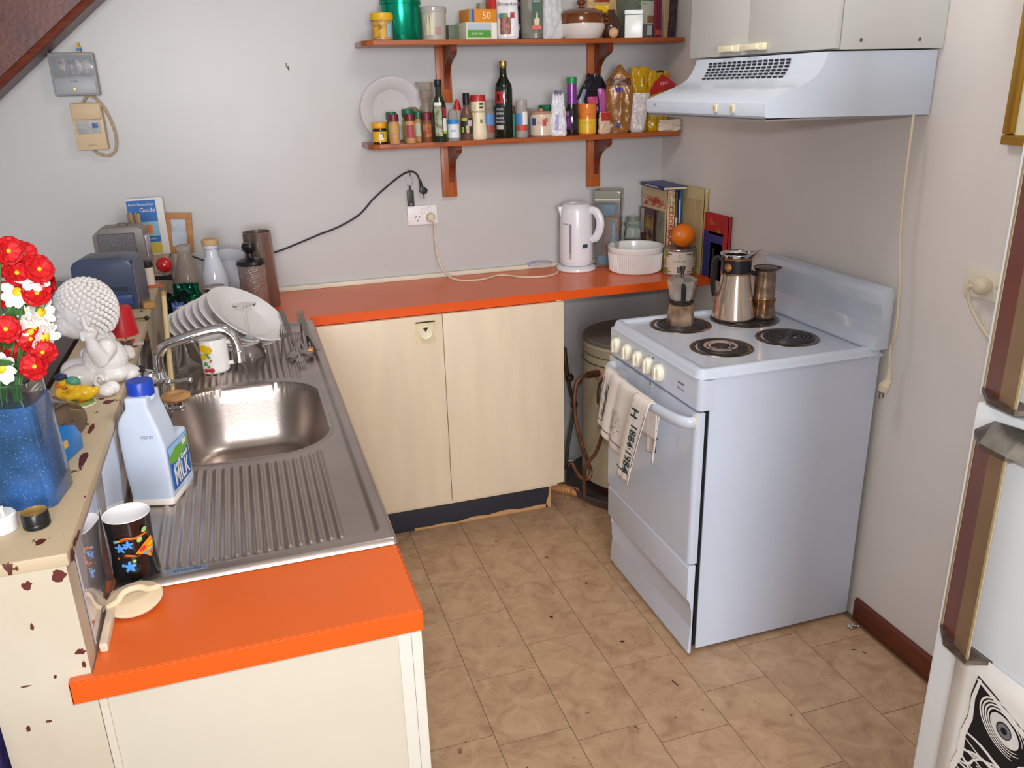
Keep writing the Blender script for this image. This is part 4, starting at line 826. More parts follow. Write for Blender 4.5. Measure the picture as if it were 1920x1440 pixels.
ob('paper_label', MB().box(.0, .034, -.0425, -.0415, .03, .18), cm('#1d4d34', .5), ot, False); ob('label_figure', MB().prism([(.010, .045), (.026, .045), (.028, .065), (.021, .07), (.021, .085), (.016, .085), (.015, .07), (.008, .063)], 'y', -.0432, -.0426), cm('#d8b89c'), ot, False); ob('label_band', MB().box(.0, .034, -.0433, -.0426, .030, .044), cm('#c8503c'), ot, False)
txt('OLIVE', .009, wlab, ot, basis((1, 0, 0), (0, 0, 1), (.017, -.0435, .135))); txt('VIRGIN', .008, wlab, ot, basis((1, 0, 0), (0, 0, 1), (.017, -.0435, .122)))
t, fn = pouch('dark_foil_pouch', 'black foil pouch squeezed behind the brownie mix', 'pouch', (-.652, -.085, z), (.05, .04, .17), mat('black_foil', '#2a2a36', .25), 0, 9, crumple=.2)
pouch('white_plastic_bag', 'crumpled plain white plastic bag beside the brown pot', 'bag', (-.522, -.11, z), (.085, .08, .175), mat('bag_white', '#cfcfd2', .45), .2, 5, top=.5, crumple=.14)
bp = thing('bean_pot', 'brown and cream stoneware bean pot with lid and knob', 'pot', (-.404, -.105, z), face(-.404, -.105))
bprn = mat('brown_glaze', '#6e3a1c', .15, coat=.4); bcr = mat('cream_glaze', '#d8cfc8', .2, coat=.3)
ob('lower_body', MB().lathe([(0, 0), (.068, 0), (.078, .012), (.087, .035), (.0885, .052)], 40), bcr, bp); ob('upper_body', MB().lathe([(.0886, .051), (.0885, .062), (.085, .076), (.088, .082)], 40), bprn, bp)
l_ = ob('lid', MB().lathe([(.091, .080), (.092, .085), (.080, .094), (.045, .104), (.015, .108), (.010, .110)], 40), bprn, bp); ob('knob', MB().lathe([(.009, .108), (.008, .114), (.015, .120), (.0165, .128), (.012, .136), (0, .138)], 20), bprn, l_)
for s_ in (-1, 1): ob('handle', MB().tube([(s_ * .085, 0, .068), (s_ * .100, 0, .066), (s_ * .100, 0, .054), (s_ * .088, 0, .052)], .006, 8), bprn, bp)
t, fn = pouch('chip_packet', 'tan and yellow snack packet standing behind the brown pot', 'packet', (-.300, -.05, z), (.13, .06, .19), mat('packet_tan', '#c0a06a', .3), 0, 7, crumple=.12)
decal(t, fn, (.67, .80, .30, .62), cm('#e6b818', .3)); decal(t, fn, (.66, .82, .68, .85), cm('#8c3a2a', .3)); txt('Chips', .03, cm('#5a3416'), t, basis((1, 0, .1), (0, 0, 1), (-.01, -.036, .085)))
fl_ = thing('glass_flask', 'dark brown round-bellied glass flask beside the brown pot', 'bottle', (-.288, -.115, z), 0); ob('body', MB().lathe([(0, 0), (.026, 0), (.036, .02), (.037, .04), (.03, .062), (.016, .085), (.013, .1)], 28), mat('brown_glass', '#4a2c20', .08, coat=.5), fl_)
co = thing('cork_ball', 'round pale cork stopper in front of the dark flask', 'stopper', (-.300, -.163, z + .0185), 0); ob('ball', MB().sphere((0, 0, 0), (.0185, .0165, .0185)), mat('cork', '#d3ab86', .7, var=.1, vscale=60), co)
gj = box_thing('square_glass_jar', 'large square glass jar with a green printed label behind the white tin', 'jar', (-.172, -.075, z), (.118, .09, .18), mat('jar_green_glass', '#a8b0a2', .08, trans=.75, ior=1.15), .25, [(-.01, .052, .05, .13, cm('#b9b6a4', .6))], [], pname='glass', bev=.006)
ob('contents', MB().box(-.05, .05, -.037, .037, .008, .045, .004).box(-.05, .05, -.037, .037, .045, .07, .004), mat('grey_green_contents', '#7d8672', .8, var=.3, vscale=30), gj); txt('Tea Leaves', .018, cm('#6fae74'), gj, basis((1, .1, 0), (0, 0, 1), (.0, -.0475, .122)))
ob('barcode_label', MB().box(.022, .045, -.0462, -.0455, .012, .045), cm('#b9bcc4'), gj, False); ob('brown_label', MB().box(.022, .052, -.0462, -.0455, .055, .08), cm('#8a5f3c'), gj, False)
bt = box_thing('tea_tin', 'small upright white tin with a dark rim near the shelf end', 'tin', (-.209, -.142, z), (.066, .05, .088), mat('white_tin', '#eef2ee', .25), face(-.209, -.142), pname='can', bev=.004); ob('lid', MB().box(-.0345, .0345, -.0265, .0265, .080, .096, .004), mat('white_tin', '#eef2ee', .25), bt); ob('lid_seam', MB().box(-.0342, .0342, -.0262, .0262, .0785, .0805), cm('#2c5a48'), bt, False)
pk = thing('incense_packet', 'maroon packet of thin sticks standing near the end of the upper shelf', 'packet', (-.094, -.11, z), .35)
for i in range(3): ob('tube', MB().tube([(-.012 + .012 * i, 0, 0), (-.012 + .012 * i, .002, .135)], .0062, 8), cm('#7a2440', .35), pk)
ob('label_band', MB().box(-.019, .019, -.0072, -.0064, .012, .03), cm('#b8524a'), pk, False)
sk_ = thing('wooden_skewers', 'bundle of pale wooden skewers leaning at the end of the upper shelf', 'skewers', (-.060, -.11, z), 0)
for i in range(6): ob('skewer', MB().tube([(-.006 + .0035 * i, .002 * (i % 3), 0), (-.012 + .007 * i, .004 * i, .185)], .0018, 6), cm('#c9a87a', .6), sk_)
dp = thing('dark_stick_packets', 'dark striped stick packets leaning on the right wall, last on the upper shelf', 'packet', (-.040, -.12, z), .35)
for i in range(3): ob('packet', MB().tf(Matrix.Rotation(.05, 4, 'Y')).box(-.016 + .0115 * i, -.006 + .0115 * i, -.006, .006, .001, .175, .001), mat('dark_stripes', '#4a3a48', .4, col2='#2f2a34', thr=(.45, .55), vscale=20, stretch=(1, 1, 4)), dp)
# ---- lower shelf ----
z = SH0
pl_ = thing('dinner_plate', 'white plate leaning on the wall at the left end of the lower shelf', 'plate', (-1.118, -.040, z + .112), 0, rot=(rad(90 + 9), 0, 0))
def plate_prof(R, h=.016): return [(0, 0), (R * .58, 0), (R * .62, .003), (R * .68, .009), (R, h), (R + .001, h + .002), (R * .985, h + .0035), (R * .68, .012), (R * .62, .006), (R * .58, .004), (0, .004)]
ob('plate', MB().lathe(plate_prof(.112), 48), mat('plate_offwhite', '#cfc9c9', .25, coat=.2), pl_); bpy.data.objects.remove  # keeps its foot on the board
bottle('yeast_spread_jar', 'small dark jar with yellow lid and label, front left of the lower shelf', 'jar', -1.187, -.168, z, [(0, 0), (.024, 0), (.0265, .003), (.0265, .045), (.0225, .051), (.0225, .055)], mat('dark_spread', '#2a1a14', .12, coat=.4), ('lid', [(.025, .053), (.026, .055), (.026, .069), (.024, .072), (0, .072)], cm('#dfa018', .35)),
       labels=[(.027, -1.1, 1.1, .008, .042, cm('#dba91e', .45)), (.0273, -.05, .55, .014, .037, mat('barcode', '#dcd8d0', .6, col2='#77777a', thr=(.47, .5), vscale=60))])
def spice(x, y, lidm, bodym, labm, label, h=.098, r=.0185, grp=None, lid2=None):
    return bottle('spice_jar', label, 'jar', x, y, z, [(0, 0), (r * .93, 0), (r, .003), (r, h * .66), (r * .86, h * .72), (r * .86, h * .78)], bodym, ('cap', [(r * .95, h * .76), (r, h * .77), (r * .98, h * .985), (r * .9, h), (0, h)], lidm), labels=[(r + .0005, -.8, .8, h * .18, h * .62, labm)], group=grp, n=22)
tanp = mat('tan_spice', '#c08e5c', .35, var=.1, vscale=60); gl = 'spice jars on the lower shelf'
spice(-1.142, -.205, maroon, tanp, mat('lab_olive', '#c7a84c', .5, col2='#b98a5a', thr=(.4, .6), vscale=40), 'maroon-capped spice jar with yellow label, nearest the yellow-lidded jar', grp=gl)
spice(-1.083, -.192, maroon, tanp, cm('#a04450', .5), 'maroon-capped spice jar with pinkish red label', grp=gl)
spice(-1.020, -.178, maroon, mat('brown_spice', '#7a4630', .35), mat('lab_gold', '#c48a3c', .5, col2='#8a3c2a', thr=(.4, .6), vscale=40), 'maroon-capped spice jar with red and gold label beside the slim green bottle', h=.100, r=.020, grp=gl)
spice(-1.136, -.135, dgreen, cm('#3a5c44', .3), cm('#a8b05a', .5), 'green-capped spice jar behind the yellow-labelled one', h=.104, r=.0195, grp=gl)
spice(-1.076, -.130, dgreen, cm('#9aa65a', .4), cm('#b5b864', .5), 'taller spice jar with wide green cap and lime label, behind', h=.112, r=.022, grp=gl)
spice(-1.040, -.135, dgreen, tanp, cm('#b9c4b0', .5), 'green-capped jar with white and red label between two maroon-capped jars', h=.103, r=.0165, grp=gl)
bottle('brown_lidded_jar', 'squat jar with khaki lid behind the spice jars', 'jar', -1.044, -.055, z, [(0, 0), (.025, 0), (.027, .004), (.027, .08), (.024, .088)], cm('#6f5c48', .25), ('lid', [(.026, .086), (.028, .09), (.027, .104), (.015, .116), (0, .117)], cm('#8a7558', .5)))
cj = bottle('ribbed_glass_jar', 'waisted clear glass jar of brown grains with flared top, under the shelf bracket', 'jar', -.996, -.075, z, [(0, 0), (.030, 0), (.032, .01), (.028, .07), (.023, .09), (.025, .10), (.022, .11), (.025, .12), (.022, .13), (.026, .14), (.030, .155), (.032, .19), (.035, .2)], mat('clear_waisted_glass', '#cdc4ba', .08, trans=.7, ior=1.2), None, ([(0, .005), (.026, .005), (.027, .02), (.022, .08), (.019, .095), (.018, .13), (.022, .15), (.027, .17), (0, .175)], mat('brown_grain', '#97785c', .7, var=.3, vscale=90)))
bottle('slim_oil_bottle', 'slim dark green oil bottle with a black cap and pale picture label', 'bottle', -.979, -.205, z, [(0, 0), (.0235, 0), (.0245, .004), (.0245, .118), (.021, .135), (.012, .155), (.0108, .19)], mat('dark_green_glass', '#20291a', .1, coat=.4), ('cap', [(.012, .183), (.013, .185), (.013, .204), (.012, .207), (0, .207)], black_m),
       labels=[(.025, -.75, .35, .02, .13, mat('lab_pale', '#a8ad92', .5, col2='#6b6f52', thr=(.4, .6), vscale=50)), (.0251, .5, 1.2, .085, .115, red), (.0252, .5, 1.2, .035, .08, wlab), (.0253, .5, 1.2, .028, .036, lime), (.0254, -.75, .35, .122, .133, wlab)])
bottle('salt_shaker', 'small clear shaker with a white and blue label beside the slim green bottle', 'shaker', -.926, -.185, z, [(0, 0), (.021, 0), (.022, .003), (.021, .055), (.018, .07), (.018, .082), (.0155, .1), (.010, .107), (0, .108)], mat('shaker_clear', '#c9c6c4', .1, trans=.6, ior=1.2), labels=[(.0225, -1.1, 1.1, .012, .058, cm('#dcdfe2', .5)), (.0228, -1.1, 1.1, .058, .073, cm('#2a80c4', .5))], texts=[('salt', .012, .0232, 0, .036, blue)])
bottle('sauce_bottle', 'small bottle with pointed red cap behind the black-capped bottle', 'bottle', -.880, -.075, z, [(0, 0), (.020, 0), (.021, .09), (.013, .1)], cm('#c9b9a8', .3), ('cap', [(.014, .1), (.014, .11), (.006, .136), (0, .138)], cm('#c82420', .4)))
bottle('dressing_bottle', 'dark dressing bottle with black cap and lime leaf label', 'bottle', -.868, -.158, z, [(0, 0), (.022, 0), (.0235, .003), (.0235, .07), (.021, .09), (.012, .11), (.0105, .125)], mat('brown_dressing', '#6d4c40', .12, coat=.4), ('cap', [(.012, .120), (.0122, .121), (.0118, .158), (.011, .160), (0, .160)], black_m),
       labels=[(.024, -1, 1, .022, .075, cm('#2c3228', .5)), (.0243, -.9, 0, .066, .076, lime), (.0244, .2, .8, .048, .068, cm('#c9aebc')), (.0244, -.9, -.5, .026, .045, lime), (.0245, -.1, .3, .024, .05, cm('#c89a7c')), (.0245, -.2, .2, .04, .047, lime)])
bottle('grated_cheese_shaker', 'cream plastic cheese shaker with a red lid', 'shaker', -.823, -.150, z, [(0, 0), (.030, 0), (.033, .006), (.032, .03), (.027, .06), (.0265, .13)], mat('cream_shaker', '#e3d4b4', .4), ('lid', [(.0275, .130), (.0275, .148), (.0265, .152), (0, .152)], cm('#b2272c', .4)), labels=[(.0275, .25, .55, .045, .07, mat('barcode_dark', '#6a7468', .6)), (.0272, .2, .7, .118, .126, cm('#3d4a38')), (.0272, .2, .7, .106, .113, cm('#3d4a38')), (.0274, -.5, -.35, .05, .12, cm('#c9b98c'))], texts=[('PARMESAN', .010, .0276, .0, .095, cm('#7a6a4a'))])
bottle('clear_spice_grinder', 'clear grinder with blue and red label between the cheese shaker and wine-dark bottle', 'grinder', -.770, -.10, z, [(0, 0), (.022, 0), (.023, .004), (.023, .09), (.019, .097), (.021, .105), (.021, .13), (.019, .134), (0, .134)], mat('shaker_clear2', '#b9ada6', .1, trans=.5, ior=1.2), labels=[(.0236, -1.2, 1.2, .045, .085, cm('#5a8cc8', .5)), (.0237, -1.2, 1.2, .02, .045, cm('#a04a40', .5))])
bottle('green_topped_jar', 'thin green-capped jar mostly behind the tall dark bottle', 'jar', -.742, -.06, z, [(0, 0), (.022, 0), (.023, .08), (.02, .09)], cm('#8a6a5c', .3), ('cap', [(.021, .088), (.021, .11), (0, .111)], dgreen))
bottle('tall_oil_bottle', 'tallest bottle on the lower shelf, dark with gold cap and red square label', 'bottle', -.716, -.122, z, [(0, 0), (.030, 0), (.0325, .004), (.0325, .17), (.030, .185), (.018, .205), (.0135, .215), (.0125, .245)], mat('wine_dark_glass', '#141c14', .1, coat=.5), ('cap', [(.0135, .243), (.014, .244), (.014, .262), (.013, .265), (0, .265)], mat('gold_cap', '#a8894c', .3, metal=.7)),
       labels=[(.033, -1.15, -.05, .120, .162, cm('#a3282a', .4)), (.0333, -.8, -.45, .13, .152, cm('#4a1418', .4)), (.033, -1.15, -.05, .03, .118, cm('#24242a', .5)), (.0334, -1.0, -.1, .03, .045, cm('#c0b8b0'))], texts=[('OLIO', .012, .0336, -.5, .10, wlab), ('EXTRA', .011, .0336, -.5, .085, wlab), ('VERGINE', .009, .0336, -.55, .070, wlab), ('ROMANO', .009, .0336, -.55, .057, wlab)])
bottle('green_box_jar', 'slim mint green container just right of the tall dark bottle', 'container', -.672, -.07, z, [(0, 0), (.016, 0), (.017, .07), (.016, .08)], cm('#5ac49a', .4), ('cap', [(.017, .08), (.017, .11), (0, .111)], cm('#7a5a50', .4)))
bottle('seasoning_shaker', 'clear shaker with blue and red label right of the tall dark bottle', 'shaker', -.657, -.150, z, [(0, 0), (.022, 0), (.0225, .004), (.022, .025), (.022, .095), (.0195, .1), (.0205, .108), (.0195, .13), (0, .131)], mat('shaker_clear3', '#c9c2be', .1, trans=.5, ior=1.2), labels=[(.0226, -1.2, .1, .045, .085, cm('#4f86c8', .5)), (.0226, -1.2, 1.2, .024, .045, cm('#b84a3c', .5)), (.0226, .15, 1.2, .045, .09, wlab)])
bottle('lilac_packet_tube', 'thin blue and lilac tube behind the clear shaker', 'tube', -.622, -.08, z, [(0, 0), (.014, 0), (.014, .06), (.012, .066)], cm('#5aa6c8', .4), ('cap', [(.0145, 0.001), (.0147, .02), (.0142, .021)], cm('#c06ab0')))
bottle('clear_lidded_jar', 'short clear jar behind the fruit-printed jar', 'jar', -.588, -.08, z, [(0, 0), (.024, 0), (.025, .08), (.022, .085), (.024, .09), (.024, .098), (0, .1)], mat('shaker_clear2', '#b9ada6', .1))
fj = bottle('fruit_print_jar', 'round glass sugar jar printed with red fruit, tan wooden lid pegs', 'jar', -.576, -.135, z, [(0, 0), (.038, 0), (.043, .006), (.043, .07), (.038, .08)], mat('sugar_filled_glass', '#d3c0ac', .12, coat=.5), ('lid', [(.039, .078), (.040, .082), (.036, .088), (0, .09)], mat('terracotta_lid', '#b58a74', .4)),
       labels=[(.0435, -.85, -.45, .040, .065, cm('#34488c', .4)), (.0435, .1, .45, .038, .062, cm('#b04438', .4)), (.0436, .35, .6, .05, .066, cm('#c0685a', .4)), (.0434, -.3, 0, .045, .055, cm('#d89a8a', .4))], n=36)
ob('lid_knob', MB().lathe([(.007, .088), (.008, .097), (0, .099)], 12), cm('#c08a5c', .5), fj)
bottle('green_lidded_jar', 'jar with a wide flat dark green lid behind the fruit-printed jar', 'jar', -.527, -.07, z, [(0, 0), (.028, 0), (.029, .004), (.029, .085)], cm('#7c8474', .25), ('lid', [(.031, .083), (.033, .086), (.034, .106), (.032, .108), (0, .108)], dgreen))
t, fn = pouch('crumpled_white_pouch', 'crumpled white pouch with faint lilac print in front of the purple bottle', 'pouch', (-.520, -.165, z), (.066, .06, .15), mat('pouch_white', '#dcdbe2', .35), face(-.52, -.165), 12, crumple=.25, shape=lambda v: 1 - .45 * v ** 2)
decal(t, fn, (.70, .76, .15, .5), cm('#a9a4cc', .5)); ob('blue_clip', MB().box(-.014, .016, -.008, .008, .150, .160, .002), cm('#2a4a80', .4), t); ob('clip_base', MB().box(-.012, .014, -.006, .006, .143, .151), cm('#8a5a44', .5), t, False)
bottle('purple_sauce_bottle', 'dark sauce bottle with purple neck sleeve and green cap', 'bottle', -.450, -.125, z, [(0, 0), (.027, 0), (.029, .004), (.029, .06), (.026, .085), (.018, .11)], mat('dark_sauce', '#241a22', .12, coat=.5), ('cap', [(.0185, .183), (.0188, .185), (.0185, .203), (.017, .205), (0, .205)], cm('#1f8a4a', .35)), labels=[(.0295, -.95, -.1, .02, .065, cm('#5a2460', .4)), (.0296, -.8, -.3, .067, .085, cm('#8a6a90', .4)), (.0298, -.6, -.35, .03, .06, cm('#8c3f98', .4))])
t = [o for o in bpy.data.objects if o.name.startswith('purple_sauce')][0]
ob('neck_sleeve', MB().lathe([(.0185, .108), (.0188, .115), (.0182, .184)], 24), mat('purple_sleeve', '#7c2f8c', .25, coat=.3), t)
bottle('orange_yellow_can', 'upright can, orange above and yellow below', 'can', -.388, -.128, z, [(0, 0), (.034, 0), (.035, .003), (.035, .106), (.033, .109), (.031, .106), (0, .105)], mat('can_orange', '#dc7a28', .2, col2='#b8481c', thr=(.3, .42), vscale=70, coat=.4), None, None, labels=[(.0354, -1.6, 1.6, .004, .055, mat('can_yellow', '#dba428', .25, col2='#e0c02c', thr=(.35, .65), vscale=12))], texts=[('NUTS', .016, .0357, 0, .042, cm('#b98a18'))])
t, fn = pouch('black_chip_packet', 'large black and pink crisp packet leaning behind the orange can', 'packet', (-.335, -.072, z), (.17, .06, .215), mat('packet_black', '#1c1a24', .25), 0, 21, crumple=.16, shape=lambda v: 1.0 - .15 * v - .55 * max(0, v - .55) / .45)
decal(t, fn, (.68, .76, .50, .62), cm('#c04a78', .3)); decal(t, fn, (.77, .84, .30, .75), cm('#b0589a', .3)); decal(t, fn, (.67, .76, .34, .46), cm('#702a58', .3)); decal(t, fn, (.60, .65, .25, .75), cm('#7a8496', .3)); decal(t, fn, (.87, .905, .15, .7), cm('#9aa4b0', .3)); decal(t, fn, (.85, .89, .05, .3), cm('#d8cfc4', .3))
t, fn = pouch('small_red_pack', 'small red-topped cream pack beside the orange can', 'pack', (-.325, -.150, z), (.055, .04, .078), mat('packet_cream', '#d8b8a0', .4), .3, 22, crumple=.15, top=.6); decal(t, fn, (.6, .9, .6, .98), cm('#b8302a', .35))
t, fn = pouch('golden_brown_bag', 'tall golden brown foil bag pinched shut at the top', 'bag', (-.250, -.115, z), (.095, .07, .245), mat('gold_foil', '#94632f', .3, metal=.1, var=.2, vscale=14, coat=.3), face(-.25, -.11), 31, crumple=.17, shape=lambda v: (.92 + .15 * sin(v * 3)) if v < .78 else max(.16, 1.0 - (v - .78) * 4.2))
decal(t, fn, (.71, .79, .60, .67), cm('#4a3f96', .35)); decal(t, fn, (.71, .77, .08, .15), cm('#3a4aa0', .35)); decal(t, fn, (.62, .88, .70, .80), cm('#5a3424', .3))
t, fn = pouch('clear_rice_bag', 'half-clear plastic bag with white contents between the gold and yellow bags', 'bag', (-.186, -.145, z), (.085, .045, .142), mat('clear_bag', '#c9bfc0', .25), face(-.19, -.14), 33, crumple=.12, top=.5, shape=lambda v: .62 + .45 * v)
t, fn = pouch('yellow_foil_bag', 'tall crumpled bright yellow foil bag, left of two', 'bag', (-.150, -.085, z), (.085, .06, .235), mat('yellow_foil', '#c99c12', .25, coat=.3), 0, 41, crumple=.22, top=.4, group='yellow foil bags at the shelf end')
t, fn = pouch('yellow_foil_bag', 'crumpled yellow foil bag with torn dark top edge, right of two', 'bag', (-.082, -.100, z), (.095, .07, .222), mat('yellow_foil', '#c99c12', .25, coat=.3), .2, 47, crumple=.2, top=.4, group='yellow foil bags at the shelf end'); decal(t, fn, (.72, .84, .96, .995), dk)
box_thing('grey_card_packet', 'grey and orange card packet standing in the shelf corner', 'packet', (-.045, -.035, z), (.085, .03, .215), cm('#a8a4a2', .5), 0, [(.008, .042, .15, .215, cm('#d8862c')), (-.035, .004, .175, .192, cm('#a03840')), (-.035, .004, .155, .174, blue)], [('9', .03, .026, .185, wlab)])
rpk = thing('red_foil_packet', 'red foil packet lying tilted on top of the corner packets', 'packet', (-.058, -.115, 1.600), 0)
ob('foil', MB().prism([(-.068, -.045), (-.05, .0), (-.01, .032), (.045, -.005), (.035, -.018), (-.02, -.028)], 'y', -.012, .012, bev=.004), mat('red_foil', '#b8202a', .25, coat=.3), rpk); txt('Hot', .02, cm('#e8c8c4'), rpk, basis((1, 0, .3), (-.3, 0, 1), (-.01, -.0135, .0)))
t, fn = pouch('cream_flat_packet', 'flat cream paper packet at the very right end of the lower shelf', 'packet', (-.058, -.165, z), (.10, .05, .042), mat('paper_cream', '#d8c8b8', .6), 0, 51, crumple=.15, top=.8)
# ---- back worktop ----
zt = .9004
ke = thing('electric_kettle', 'white plastic jug kettle on a round base on the back worktop', 'kettle', (-.420, -.100, zt), face(-.42, -.1))
wk = mat('kettle_white', '#e2e2e8', .3, coat=.2)
ob('power_base', MB().lathe([(0, 0), (.076, 0), (.080, .004), (.079, .012), (.066, .020), (0, .022)], 36), wk, ke)
ob('body', MB().lathe([(0, .024), (.062, .024), (.066, .032), (.067, .05), (.0655, .15), (.063, .235), (.060, .247)], 36), wk, ke)
l_ = ob('lid', MB().lathe([(.061, .246), (.061, .250), (.050, .262), (.02, .268), (0, .268)], 36), wk, ke); ob('lid_catch', MB().sphere((-.01, -.01, .266), (.018, .014, .006)), wk, l_)
ob('spout', MB().prism([(-.058, .20), (-.074, .252), (-.05, .252)], 'y', -.018, .018, bev=.004), wk, ke)
ob('handle', MB().tube(spline([(.045, -.02, .238), (.074, -.03, .235), (.092, -.035, .205), (.093, -.036, .17), (.080, -.03, .135), (.062, -.022, .120)], 5), [.012] * 5 + [.0125] * 18 + [.010] * 3, 10, flat=1.3), wk, ke)
ob('water_window', MB().cylpatch(.0668, -.42, -.28, .05, .19), mat('window_grey', '#8c8488', .2), ke); ob('water_level', MB().cylpatch(.0672, -.39, -.31, .052, .075), cm('#b9a898', .3), ke)
ob('badge', MB().cylpatch(.0678, .38, .72, .095, .110), cm('#1f4a56', .4), ke); txt('Express', .009, cm('#8c7f88'), ke, wrap=(.0668, -.68, .19))
pj = thing('pasta_jar', 'tall square clear canister holding blue and orange biscuit packets', 'canister', (-.266, -.072, zt), face(-.266, -.072) - .15)
pj.scale = (.88, .88, 1)
jg = mat('canister_clear', '#d6d2cc', .06, trans=.8, ior=1.15)
ob('body', MB().prism([(-.050, 0), (.050, 0), (.060, .27), (-.060, .27)], 'y', -.056, .056, bev=.006), jg, pj)
ob('lid', MB().box(-.060, .060, -.058, .058, .272, .305, .006), mat('canister_lid', '#a8a898', .15, trans=.35), pj); ob('lid_gasket', MB().box(-.057, .057, -.055, .055, .262, .273), mat('gasket', '#c9c8c4', .4), pj, False)
ip = MB(); ip.tf(Matrix.Rotation(.12, 4, 'Y')); ip.box(-.03, .025, -.035, .03, .03, .20, .012); ob('biscuit_packet', ip, mat('biscuit_tan', '#a8683a', .35, var=.15, vscale=15), pj)
for b_, nm in (((-.032, .034, -.046, .02, .205, .25, .012), 'a'), ((.012, .040, -.046, .03, .07, .185, .008), 'b'), ((-.042, .04, -.046, .03, .008, .045, .01), 'c')): ob('blue_packet', MB().box(*b_), mat('packet_blue', '#2a94c9', .35, var=.12, vscale=20), pj)
txt('Crackers', .022, wlab, pj, basis((0, 0, 1), (-1, 0, 0), (.027, -.0467, .13)))
sj = bottle('clip_top_jar', 'small clear glass jar with a glass lid between canister and ramekin', 'jar', -.148, -.050, zt, [(0, 0), (.031, 0), (.034, .005), (.034, .12), (.030, .135), (.030, .145)], glass_m, ('lid', [(.033, .146), (.035, .150), (.035, .160), (.026, .168), (.026, .180), (.022, .186), (0, .187)], mat('pale_green_glass', '#c4d0c4', .06, trans=.8)), ([(0, .004), (.030, .004), (.030, .09), (0, .092)], cm('#9a9c84', .7, var=.2)))
rk = bottle('ramekin', 'large white ribbed souffle dish in front of the books', 'dish', -.215, -.217, zt, [(0, 0), (.095, 0), (.100, .004), (.106, .075), (.109, .079), (.110, .098), (.108, .101), (.103, .098), (.100, .08), (.092, .012), (0, .010)], white_m, n=48)
mb = MB()
for i in range(84):
    a = 2 * pi * i / 84; mb.tube([(.1005 * cos(a), .1005 * sin(a), .006), (.1062 * cos(a), .1062 * sin(a), .074)], .0024, 5)
ribs = ob('fluted_ribs', mb, white_m, rk); ribs['kind'] = 'stuff'
cn = bottle('tomato_can', 'white-labelled tin can with an orange sitting on top', 'can', -.084, -.336, zt, [(0, 0), (.066, 0), (.068, .003), (.066, .006), (.066, .094), (.068, .098), (.066, .101), (.064, .098), (0, .097)], mat('tin_metal', '#bdb6b0', .25, metal=.8), None, None,
       labels=[(.0667, -1.7, 1.7, .008, .092, cm('#e0d2c4', .5)), (.0672, -1.25, -.78, .008, .03, cm('#7a8c2a', .5)), (.0672, -1.25, -.95, .035, .065, cm('#b98a2a', .5)), (.0672, -1.25, -.78, .07, .092, cm('#8a9c34', .5)), (.0672, .95, 1.3, .008, .03, cm('#7a8c2a', .5)), (.0672, .95, 1.3, .07, .092, cm('#8a9c34', .5)), (.0674, -.85, -.5, .080, .085, cm('#8c4a34')), (.0674, .45, .85, .080, .085, cm('#8c4a34')), (.0674, -.85, -.5, .014, .018, cm('#c07a5a')), (.0674, .45, .85, .014, .018, cm('#c07a5a')), (.0675, -.12, .16, .012, .036, mat('barcode_grey', '#8f8a90', .6, col2='#3f3d42', thr=(.48, .52), vscale=80, stretch=(6, 6, .1)))], texts=[('TOMATOES', .010, .0676, .02, .056, cm('#4f9a74')), ('S', .022, .0676, .02, .074, cm('#3f9a6a'))], n=40); cn.scale = (.9, .9, 1)
og = thing('orange', 'whole orange with a small round sticker on top of the tin can', 'orange', (-.072, -.334, zt + .146), 0)
ob('fruit', MB().sphere((0, 0, 0), (.046, .046, .0445), 36, 24), mat('orange_peel', '#ee7a0c', .35, bump=.25, bscale=160, coat=.1), og)
d_ = (CP - Vector(og.location)).normalized(); st_ = MB(); q = d_.to_track_quat('Z', 'Y').to_matrix()
stp = Vector((-.35, .12, .9)); stv = (q @ stp).normalized(); st_.tf(Matrix.Translation(stv * .0455) @ stv.to_track_quat('Z', 'Y').to_matrix().to_4x4()); st_.lathe([(0, .0012), (.006, .0006), (.008, -.0006)], 16); ob('sticker', st_, cm('#d8a8a0', .4), og)
# books by the right wall, spines to the room
def book(name, label, x0, x1, y0, y1, h, cover, cx_=None, rot=0, extra=None, grp='cookery books in the corner'):
    t = thing(name, label, 'book', ((x0 + x1) / 2, (y0 + y1) / 2, zt), rot, grp); w_ = x1 - x0; d_ = y1 - y0
    ob('page_block', MB().box(-w_ / 2 + .002, w_ / 2 - .002, -d_ / 2 + .003, d_ / 2 - .004, .003, h - .003), bookpage_m, t, False)
    ob('cover', MB().box(-w_ / 2, -w_ / 2 + .002, -d_ / 2, d_ / 2, 0, h).box(w_ / 2 - .002, w_ / 2, -d_ / 2, d_ / 2, 0, h).box(-w_ / 2, w_ / 2, -d_ / 2, -d_ / 2 + .002, 0, h), cover, t, False)
    return t, w_, d_
def side(t, w_, y0, y1, z0, z1, m_): return ob('cover_print', MB().box(-w_ / 2 - .0006, -w_ / 2, y0, y1, z0, z1), m_, t, False)
t, w_, d_ = book('cookbook', 'thick cream paperback cookbook with COOKBOOK in red on the spine', -.101, -.066, -.252, -.042, .312, cm('#d6bd94', .6))
side(t, w_, -.095, .095, .235, .275, mat('faded_red_print', '#b9503c', .6, col2='#d6bd94', thr=(.42, .55), vscale=30)); side(t, w_, -.088, .095, .08, .225, mat('grey_print', '#5f5c58', .6, col2='#a89a82', thr=(.35, .6), vscale=40, stretch=(1, 6, .4)))
txt('CHARMAINE', .026, cm('#9a3a2c'), t, basis((0, -1, 0), (0, 0, 1), (-w_ / 2 - .0012, 0, .255)), sx=1.05)
